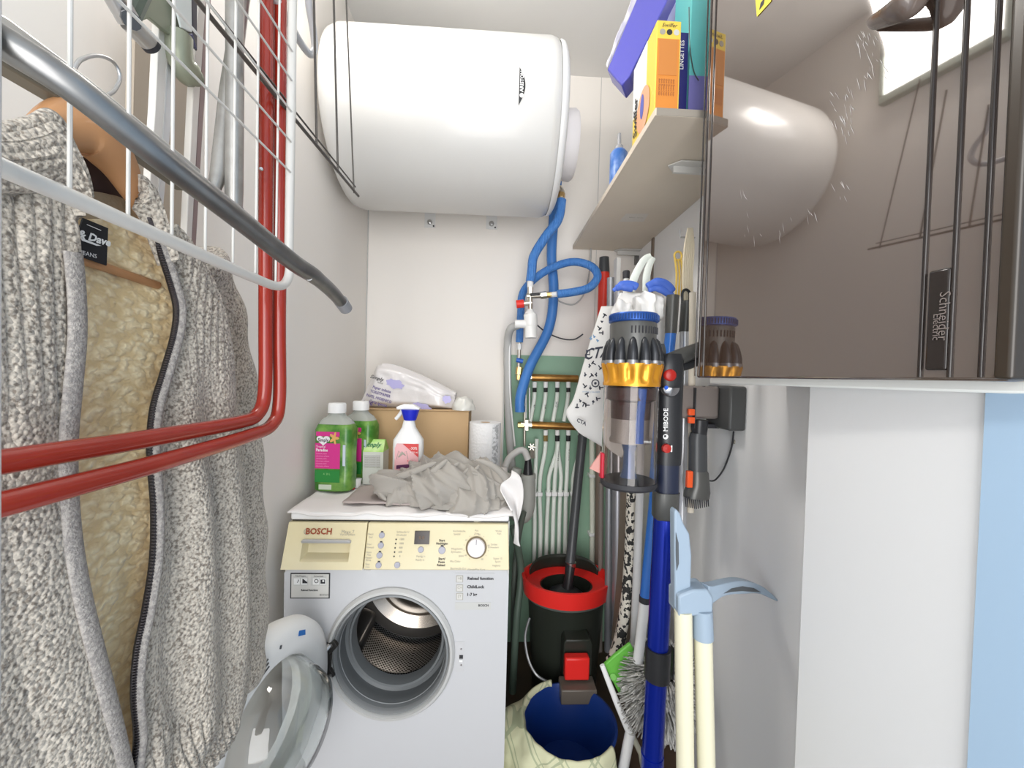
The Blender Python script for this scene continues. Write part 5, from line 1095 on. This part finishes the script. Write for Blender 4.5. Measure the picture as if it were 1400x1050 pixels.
for py in (69, 110, 153, 195, 237):
    z = gp_(396, py).z; link('horizontal_wire', MB().tube([V((GX+.003, .10, z)), V((GX+.003, fy+.002, z))], .0014, 8), whc, rk)
# second grid further away, grey lower wire
HX = -.34; grw = mat('grey_wire', (.11, .10, .09), .35, .5)
rk2 = thing('wire_shelf', 'hanging grey wire shelf with thin verticals in front of the water heater end', 'rack', PX(488, 268, HX))
pA_, pB_ = PX(490, 268, HX), PX(262, -8, HX); dr_ = (pB_-pA_).normalized()
link('lower_wire', MB().tube([pA_, pA_+dr_*1.0], .0030, 8), grw, rk2)
pA2 = pA_+V((0, -.02, .012)); link('lower_wire', MB().tube([pA2, pA2+dr_*1.0], .0016, 8), grw, rk2)
for px0, py0, px1, py1, r in ((484, 264, 473, -10, .0018), (462, 236, 456, -10, .0022), (433, 200, 429, -10, .0022), (403, 163, 403, -10, .0022)):
    a_, b_ = PX(px0, py0, HX), PX(px1, py1, HX); link('vertical_wire', MB().tube([a_, a_+(b_-a_)*1.15], r, 8), whc if px0 == 403 else grw, rk2)
# white tubular loop at the top
lpx = crom([PX(a, b, -.35) for a, b in ((350, -40), (375, -5), (395, 30), (412, 60), (424, 74), (430, 66), (428, 40), (422, 5), (420, -40))], 44)
tag(link('tube_loop', MB().tube(lpx, .0062, 14), mat('pale_grey_coated', (.62, .62, .63), .35, coat=.2), smooth=60), 'pale grey rounded tube end hanging at the top of the left wall', 'rack')
# galvanised rail coming towards the camera
bar = thing('clothes_rail', 'long galvanised clothes rail running diagonally across the top left', 'rail', PY(300, 290, .42))
bp_ = [(-60, 18, .245), (14, 64, .255), (98, 118, .270), (200, 200, .305), (260, 247, .335), (320, 294, .375), (400, 358, .455), (430, 378, .50), (455, 400, .56), (471, 419, .60)]
BP = crom([PY(*p) for p in bp_], 50)
link('rail', MB().tube(BP, [.0098]*40+[.0092]*6+[.0088]*5, 28), galv, bar, smooth=60)
link('end_cap', MB().tube([PY(466, 412, .587), PY(473, 422, .605)], [.0098, .0094], 18), mat('cap_grey', (.25, .25, .26), .4), bar)
link('rivet', MB().lathe([(0,0),(.005,0),(.004,.004),(0,.004)], PY(423, 378, .485), V((.2,-1,-.6)), 10), steel, bar)
bar2 = thing('hanging_rail', 'flat grey rail behind the galvanised tube, the hanger hook hooked on it', 'rail', PX(100, 150, -.43))
link('profile', MB().prism([PX(-100, -40, -.40), PX(12, 24, -.40), PX(120, 105, -.40), PX(275, 232, -.40), PX(275, 246, -.40), PX(120, 133, -.40), PX(12, 46, -.40), PX(-100, -10, -.40)], (-.012, 0, 0)), mat('pale_grey_bar', (.50, .49, .46), .4, .4), bar2, bevel=.002)
link('lower_profile', MB().prism([PX(-100, 20, -.42), PX(10, 92, -.42), PX(110, 152, -.42), PX(262, 262, -.42), PX(262, 248, -.42), PX(110, 132, -.42), PX(10, 72, -.42), PX(-100, 8, -.42)], (-.02, 0, 0)), mat('olive_grey_bar', (.17, .155, .12), .45, .3), bar2, bevel=.002)
tag(link('wall_post', MB().box(tuple(PX(-60, 1000, -.30)), tuple(PX(6, -100, -.29))), mat('white_post', (.70, .68, .65), .5), bevel=.002), 'white upright post at the very left edge of the view', 'post')
bpy.data.objects['wall_post'].name = 'upright_post'
# folded airer: aluminium tubes and white profiles
alu = mat('dull_aluminium', (.42, .41, .39), .4, .75, var=(50, (.33, .32, .30)))
ar = thing('clothes_airer', 'folded clothes airer with dull aluminium tube legs pressed against the left wall', 'clothes airer', PX(305, 280, -.37))
AXX = -.365
link('leg', MB().tube([PX(321, -60, AXX), PX(321, 120, AXX), PX(320, 262, AXX), PX(320, 286, AXX)], [.0108, .0108, .0108, .0100], 20), alu, ar, smooth=60)
link('leg', MB().tube([PX(339, -60, AXX-.02), PX(312, 130, AXX-.02), PX(300, 235, AXX-.02), PX(292, 262, AXX-.02)], [.0095, .011, .0105, .007], 20), alu, ar, smooth=60)
link('foot_cap', MB().tube([PX(320, 283, AXX), PX(320, 291, AXX)], [.0112, .010], 16), mat('cap_grey', (.25, .25, .26), .4), ar)
wpm = mat('white_profile', (.76, .73, .68), .4)
bd2 = thing('folded_board', 'beige board with white edge profiles stored behind the airer on the left wall', 'board', PX(225, 300, -.50))
link('panel', MB().prism([PX(185, 40, -.55), PX(268, 45, -.55), PX(262, 335, -.55), PX(196, 262, -.55), PX(180, 240, -.55)], (-.012, 0, 0)), mat('beige_board', (.42, .36, .29), .6), bd2)
def strip(pts, X, mt, nm, par, th=.010): return link(nm, MB().prism([PX(a, b, X) for a, b in pts], (-th, 0, 0)), mt, par, bevel=.001)
strip([(218, 22), (230, 32), (224, 150), (214, 290), (203, 282), (212, 150)], -.47, wpm, 'white_profile', bd2)
strip([(231, 36), (240, 42), (234, 170), (222, 300), (215, 292), (226, 150)], -.475, plasw, 'white_profile', bd2)
strip([(273, -20), (283, -20), (272, 150), (262, 335), (255, 322), (263, 150)], -.47, wpm, 'white_profile', bd2)
strip([(283, -20), (290, -20), (276, 200), (268, 338), (262, 332), (272, 150)], -.472, mat('mauve_stripe', (.33, .24, .23), .5), 'mauve_stripe', bd2)
gg = mat('sage_metal', (.30, .32, .24), .35, .3)
pl = thing('mounting_plate', 'sage grey metal plate with a short steel cylinder on the upper left', 'bracket', PX(220, 30, -.46))
strip([(178, -40), (262, -40), (264, 46), (232, 47), (205, 25), (190, 30)], -.46, gg, 'plate', pl, .006)
strip([(233, -20), (262, -20), (263, 45), (248, 38)], -.452, mat('pale_glass_face', (.66, .70, .68), .2), 'pale_face', pl, .003)
strip([(249, 47), (264, 46), (270, 68), (262, 64)], -.452, mat('navy_tab', (.012, .012, .09), .35), 'navy_tab', pl, .004)
strip([(262, -20), (270, -20), (270, 70), (264, 50)], -.455, mat('charcoal_strip', (.05, .045, .06), .4), 'dark_edge', pl, .004)
link('lower_knob', MB().tube(crom([PX(245, 48, -.46), PX(246, 80, -.46), PX(256, 98, -.46), PX(268, 106, -.46)], 12), [.016]*7+[.018]*3+[.012]*3, 14), gg, pl, smooth=60)
link('cylinder', MB().tube([PX(140, -35, -.44), PX(177, 30, -.44)], .012, 18), steel, pl, smooth=60)
link('cylinder', MB().tube([PX(176, 30, -.44), PX(205, 60, -.44)], .0105, 18), steel, pl, smooth=60)
link('bolt', MB().tube([PX(178, 27, -.428), PX(180, 28, -.424)], .009, 10), dgrey, pl)
link('end_ring', MB().tube([PX(203, 58, -.44), PX(208, 64, -.44)], .0108, 18), ink, pl)
link('arm', MB().tube([PX(206, -30, -.44), PX(182, 22, -.44)], .008, 8), mat('dark_green_metal', (.08, .10, .08), .4, .4), pl)

# ---------------------------------------------------------------- hanger
wdh = mat('hanger_wood', (.42, .20, .085), .45, coat=.2, bump=('wave', 14, .04), var=(8, (.50, .26, .12)))
hg = thing('coat_hanger', 'broad wooden coat hanger with steel hook inside the knitted jacket', 'hanger', PX(130, 170, JX))
hk = crom([PX(a, b, JX) for a, b in ((122, 175), (122, 152), (140, 134), (156, 124), (164, 104), (154, 84), (132, 76), (110, 82), (101, 96))], 40)
link('hook', MB().tube(hk, .0019, 10), steel, hg, smooth=60)
arm = crom([PX(a, b, JX-.008) for a, b in ((30, 232), (60, 190), (100, 172), (130, 186), (160, 222), (182, 262), (215, 312), (262, 372))], 30)
rr_ = [.010+.017*math.exp(-((i-12)/8)**2) for i in range(31)]
link('shoulder_bar', MB().tube(arm, rr_, 20, flat=.75, fdir=(0,0,1)), wdh, hg, smooth=60)
link('cross_bar', MB().tube([PX(70, 342, JX-.02), PX(145, 366, JX-.02), PX(215, 390, JX-.02)], .0052, 12), wdh, hg, smooth=60)

# ---------------------------------------------------------------- knitted jacket
kn = bpy.data.materials.new('heather_knit'); kn.use_nodes = True; nt = kn.node_tree; bs = nt.nodes['Principled BSDF']; bs.inputs['Roughness'].default_value = .92; bs.inputs['Sheen Weight'].default_value = .25
tc = nt.nodes.new('ShaderNodeTexCoord')
def noi(scale, detail=3, sc=None):
    n = nt.nodes.new('ShaderNodeTexNoise'); n.inputs['Scale'].default_value = scale; n.inputs['Detail'].default_value = detail
    if sc: mp_ = nt.nodes.new('ShaderNodeMapping'); mp_.inputs['Scale'].default_value = sc; nt.links.new(tc.outputs['Object'], mp_.inputs[0]); nt.links.new(mp_.outputs[0], n.inputs['Vector'])
    else: nt.links.new(tc.outputs['Object'], n.inputs['Vector'])
    return n.outputs['Fac']
n1 = noi(300, 2, (1, 1, .9)); n2 = noi(30, 3)
cr_ = nt.nodes.new('ShaderNodeValToRGB'); e = cr_.color_ramp.elements; e[0].position = .38; e[0].color = (.20, .168, .135, 1); e[1].position = .62; e[1].color = (.60, .54, .455, 1)
e2 = cr_.color_ramp.elements.new(.48); e2.color = (.42, .378, .32, 1)
nt.links.new(mth('ADD', mth('MULTIPLY', n1, .85), mth('MULTIPLY', n2, .15)), cr_.inputs['Fac']); nt.links.new(cr_.outputs['Color'], bs.inputs['Base Color'])
vo = nt.nodes.new('ShaderNodeTexVoronoi'); vo.inputs['Scale'].default_value = 210; nt.links.new(tc.outputs['Object'], vo.inputs['Vector'])
bp1 = nt.nodes.new('ShaderNodeBump'); bp1.inputs['Strength'].default_value = .9; bp1.inputs['Distance'].default_value = .003; bp1.invert = True
nt.links.new(vo.outputs['Distance'], bp1.inputs['Height']); nt.links.new(bp1.outputs['Normal'], bs.inputs['Normal'])
fm = bpy.data.materials.new('sherpa_fleece'); fm.use_nodes = True; nt = fm.node_tree; bs = nt.nodes['Principled BSDF']; bs.inputs['Roughness'].default_value = .95; bs.inputs['Sheen Weight'].default_value = .4
tc = nt.nodes.new('ShaderNodeTexCoord'); mp_ = nt.nodes.new('ShaderNodeMapping'); mp_.inputs['Scale'].default_value = (1, 1, 1.5); nt.links.new(tc.outputs['Object'], mp_.inputs[0])
wn = nt.nodes.new('ShaderNodeTexNoise'); wn.inputs['Scale'].default_value = 60; nt.links.new(mp_.outputs[0], wn.inputs['Vector'])
ad = nt.nodes.new('ShaderNodeMixRGB'); ad.blend_type = 'LINEAR_LIGHT'; ad.inputs[0].default_value = .012; nt.links.new(mp_.outputs[0], ad.inputs[1]); nt.links.new(wn.outputs['Color'], ad.inputs[2])
vo = nt.nodes.new('ShaderNodeTexVoronoi'); vo.inputs['Scale'].default_value = 72; vo.feature = 'SMOOTH_F1'; vo.inputs['Smoothness'].default_value = .3; nt.links.new(ad.outputs[0], vo.inputs['Vector'])
cr_ = nt.nodes.new('ShaderNodeValToRGB'); e = cr_.color_ramp.elements; e[0].position = .15; e[0].color = (.98, .82, .53, 1); e[1].position = .66; e[1].color = (.74, .55, .29, 1)
nt.links.new(vo.outputs['Distance'], cr_.inputs['Fac']); nt.links.new(cr_.outputs['Color'], bs.inputs['Base Color'])
bp1 = nt.nodes.new('ShaderNodeBump'); bp1.inputs['Strength'].default_value = 1; bp1.inputs['Distance'].default_value = .0035; bp1.invert = True
nt.links.new(vo.outputs['Distance'], bp1.inputs['Height']); nt.links.new(bp1.outputs['Normal'], bs.inputs['Normal'])
trim_m = mat('grey_ribbed_trim', (.27, .25, .235), .85, bump=('noise', 500, .5), var=(260, (.40, .37, .34), .08))
jk = thing('knitted_jacket', 'heather grey knitted zip jacket with cream fleece lining hanging on the left', 'jacket', PX(150, 300, JX))
def jp(px, py, dx=0, **k): return PX(px, py, JX+dx)
def patch(A, B, nu, nv, disp, off=0): 
    a = crom([jp(*p, off) for p in A], nv); b = crom([jp(*p, off) for p in B], nv)
    return MB().grid(lambda u, v: (lambda p: p+V((disp(u, v, p), 0, 0)))(a[int(round(v*nv))].lerp(b[int(round(v*nv))], u)), nu, nv)
# left front (nearer the camera)
LI = [(88, 232), (100, 262), (97, 300), (104, 345), (109, 400), (110, 460), (104, 530), (98, 600), (98, 660), (104, 740), (118, 820), (138, 900), (160, 985), (178, 1060), (190, 1110)]
LO = [(-40, 196), (-80, 240), (-120, 290), (-150, 350), (-180, 400), (-190, 460), (-200, 530), (-205, 600), (-210, 660), (-215, 740), (-220, 820), (-220, 900), (-210, 1000), (-200, 1100), (-200, 1180)]
def ribs(p, z0, amp=.0022, f=520): return amp*math.sin(p.y*f)*sstep(z0-.06, z0+.02, p.z)
def dl(u, v, p): k = sstep(0, .12, u); return k*(.006*math.sin(PI*clamp(u*2.2))+ .008*noise.noise(V((p.y*9, p.z*4, 1)))+.002*math.sin(p.y*60+3*noise.noise(p*5)))+ribs(p, 1.22)*.6
link('left_front', patch(LI, LO, 110, 150, dl), kn, jk, solid=.010, smooth=80)
RI = [(207, 300), (222, 345), (238, 395), (244, 425), (240, 460), (226, 510), (212, 560), (208, 620), (213, 690), (212, 760), (202, 830), (190, 890), (186, 950), (190, 1010), (182, 1070)]
RO = [(236, 312), (270, 342), (294, 378), (310, 415), (322, 455), (332, 505), (338, 560), (343, 620), (348, 690), (352, 760), (354, 830), (354, 890), (350, 945), (332, 1000), (290, 1058)]
def dr(u, v, p):
    e_ = .030*sstep(.70, 1.0, u)
    fold_ = .012*math.sin((u*2.6-v*1.1)*PI*2+1.0)*sstep(.25, .6, v)*(1-.3*u)
    hem = .0030*math.sin(p.y*560)*sstep(.90, .915, v)
    k = sstep(0, .15, u)*(1-sstep(.8, 1, u)); return k*(.010*math.sin(PI*u)+fold_*.8+.006*noise.noise(V((p.y*12, p.z*5, 4))))-e_*.6+ribs(p, 1.25)*.6+hem
link('right_front', patch(RI, RO, 120, 170, dr), kn, jk, solid=.009, smooth=80)
# sleeve behind the right front
sl_ = crom([jp(276, 352, -.03), jp(300, 420, -.045), jp(316, 520, -.05), jp(326, 640, -.05), jp(332, 760, -.05), jp(334, 880, -.05), jp(330, 940, -.05)], 60)
mbs = MB().tube(sl_, [.035+.012*math.sin(i/60*PI*.8)+.004*math.sin(i*.7) for i in range(61)], 28, flat=.7, fdir=(0,1,0))
link('sleeve', mbs, kn, jk, smooth=80)
# back panel carrying the fleece lining
BI = [(70, 300), (72, 360), (76, 430), (72, 520), (66, 600), (70, 700), (80, 800), (110, 900), (140, 990), (160, 1080)]
BO = [(215, 300), (228, 360), (236, 430), (228, 520), (214, 600), (216, 700), (216, 800), (206, 900), (196, 990), (190, 1080)]
def db(u, v, p): return -.008*math.sin(PI*u)+.006*noise.noise(V((p.y*10, p.z*8, 8)))
link('fleece_lining', patch(BI, BO, 60, 120, db, -.020), fm, jk, solid=.006, smooth=80)
# collar: left stand wraps up around the neck, right stand behind
CA = [(-40, 176), (0, 174), (35, 166), (55, 156), (68, 160), (82, 190), (96, 225), (104, 255)]
CB = [(-60, 260), (0, 262), (30, 262), (55, 264), (75, 268), (92, 280), (98, 292), (100, 300)]
def dc_(u, v, p): return .010*math.sin(PI*u*.9+.2)+.0030*math.sin(u*PI*14)+.004*noise.noise(p*20)
link('collar', patch(CA, CB, 60, 60, dc_), kn, jk, solid=.010, smooth=80)
CA = [(184, 244), (192, 246), (200, 262), (208, 292), (216, 322), (224, 350)]; CB = [(184, 282), (188, 288), (196, 300), (204, 318), (214, 342), (222, 362)]
link('collar', patch(CA, CB, 24, 40, lambda u, v, p: .012*math.sin(PI*u)+.002*math.sin(u*30)), kn, jk, solid=.012, smooth=80)
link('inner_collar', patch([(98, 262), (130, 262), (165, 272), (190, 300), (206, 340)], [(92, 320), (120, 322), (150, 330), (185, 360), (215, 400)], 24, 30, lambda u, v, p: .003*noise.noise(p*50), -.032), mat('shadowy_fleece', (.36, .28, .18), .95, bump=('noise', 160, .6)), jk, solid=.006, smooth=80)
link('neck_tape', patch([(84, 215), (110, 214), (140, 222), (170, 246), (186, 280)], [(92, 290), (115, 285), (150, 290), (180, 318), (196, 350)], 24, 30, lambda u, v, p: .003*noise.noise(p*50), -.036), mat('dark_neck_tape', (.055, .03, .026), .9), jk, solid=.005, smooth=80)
# edge trim and zips
tr = crom([jp(a-4, b, .012) for a, b in LI[3:]], 90)
link('edge_trim', MB().tube(tr, .0085, 14, flat=.45, fdir=(0,1,0)), trim_m, jk, smooth=70)
zl = crom([jp(a+4, b, .004) for a, b in LI[3:]], 90); link('zip', MB().tube(zl, .0018, 8), mat('zip_black', (.014, .012, .014), .45), jk)
zr_ = crom([jp(a-3, b, .006) for a, b in RI], 110); link('zip', MB().tube(zr_, .0042, 10, flat=.6), mat('zip_black', (.014, .012, .014), .45), jk, smooth=60)
zs = crom([jp(a+5, b, .010) for a, b in RI], 110); link('edge_trim', MB().tube(zs, .0048, 10), trim_m, jk, smooth=60)
teeth = MB()
for i in range(0, 108, 1):
    for f_ in (0, .5):
        p = zr_[i].lerp(zr_[i+1], f_)+V((.003, -.003, 0)); teeth.box(p-V((.0016,.0018,.0008)), p+V((.0016,.0018,.0008)))
link('zip_teeth', teeth, mat('zip_metal', (.12, .11, .12), .3, .7), jk)
# label
jl = link('label', MB().prism([jp(114, 298, -.010), jp(148, 312, -.010), jp(146, 363, -.010), jp(97, 346, -.010)], (-.0015, 0, 0)), mat('label_black', (.012, .012, .015), .7), jk)
lr = (jp(148, 330)-jp(104, 316)).normalized(); lu = V((0, 0, 1))
text('& Dave', .0112, jp(129, 326, -.0088), lr, lu, plasw, jl, shear=.3, bold=.0004)
link('underline', MB().prism([jp(110, 325, -.0088), jp(138, 336, -.0088), jp(132, 336, -.0088), jp(112, 329, -.0088)], (.0004, 0, 0)), plasw, jl)
text('JEANS', .006, jp(122, 348, -.0088), lr, lu, plasw, jl); link('top_line', MB().tube([jp(119, 307, -.0088), jp(138, 315, -.0088)], .0004, 4), plasw, jl)
# power cord at the far left lower area is hidden; done
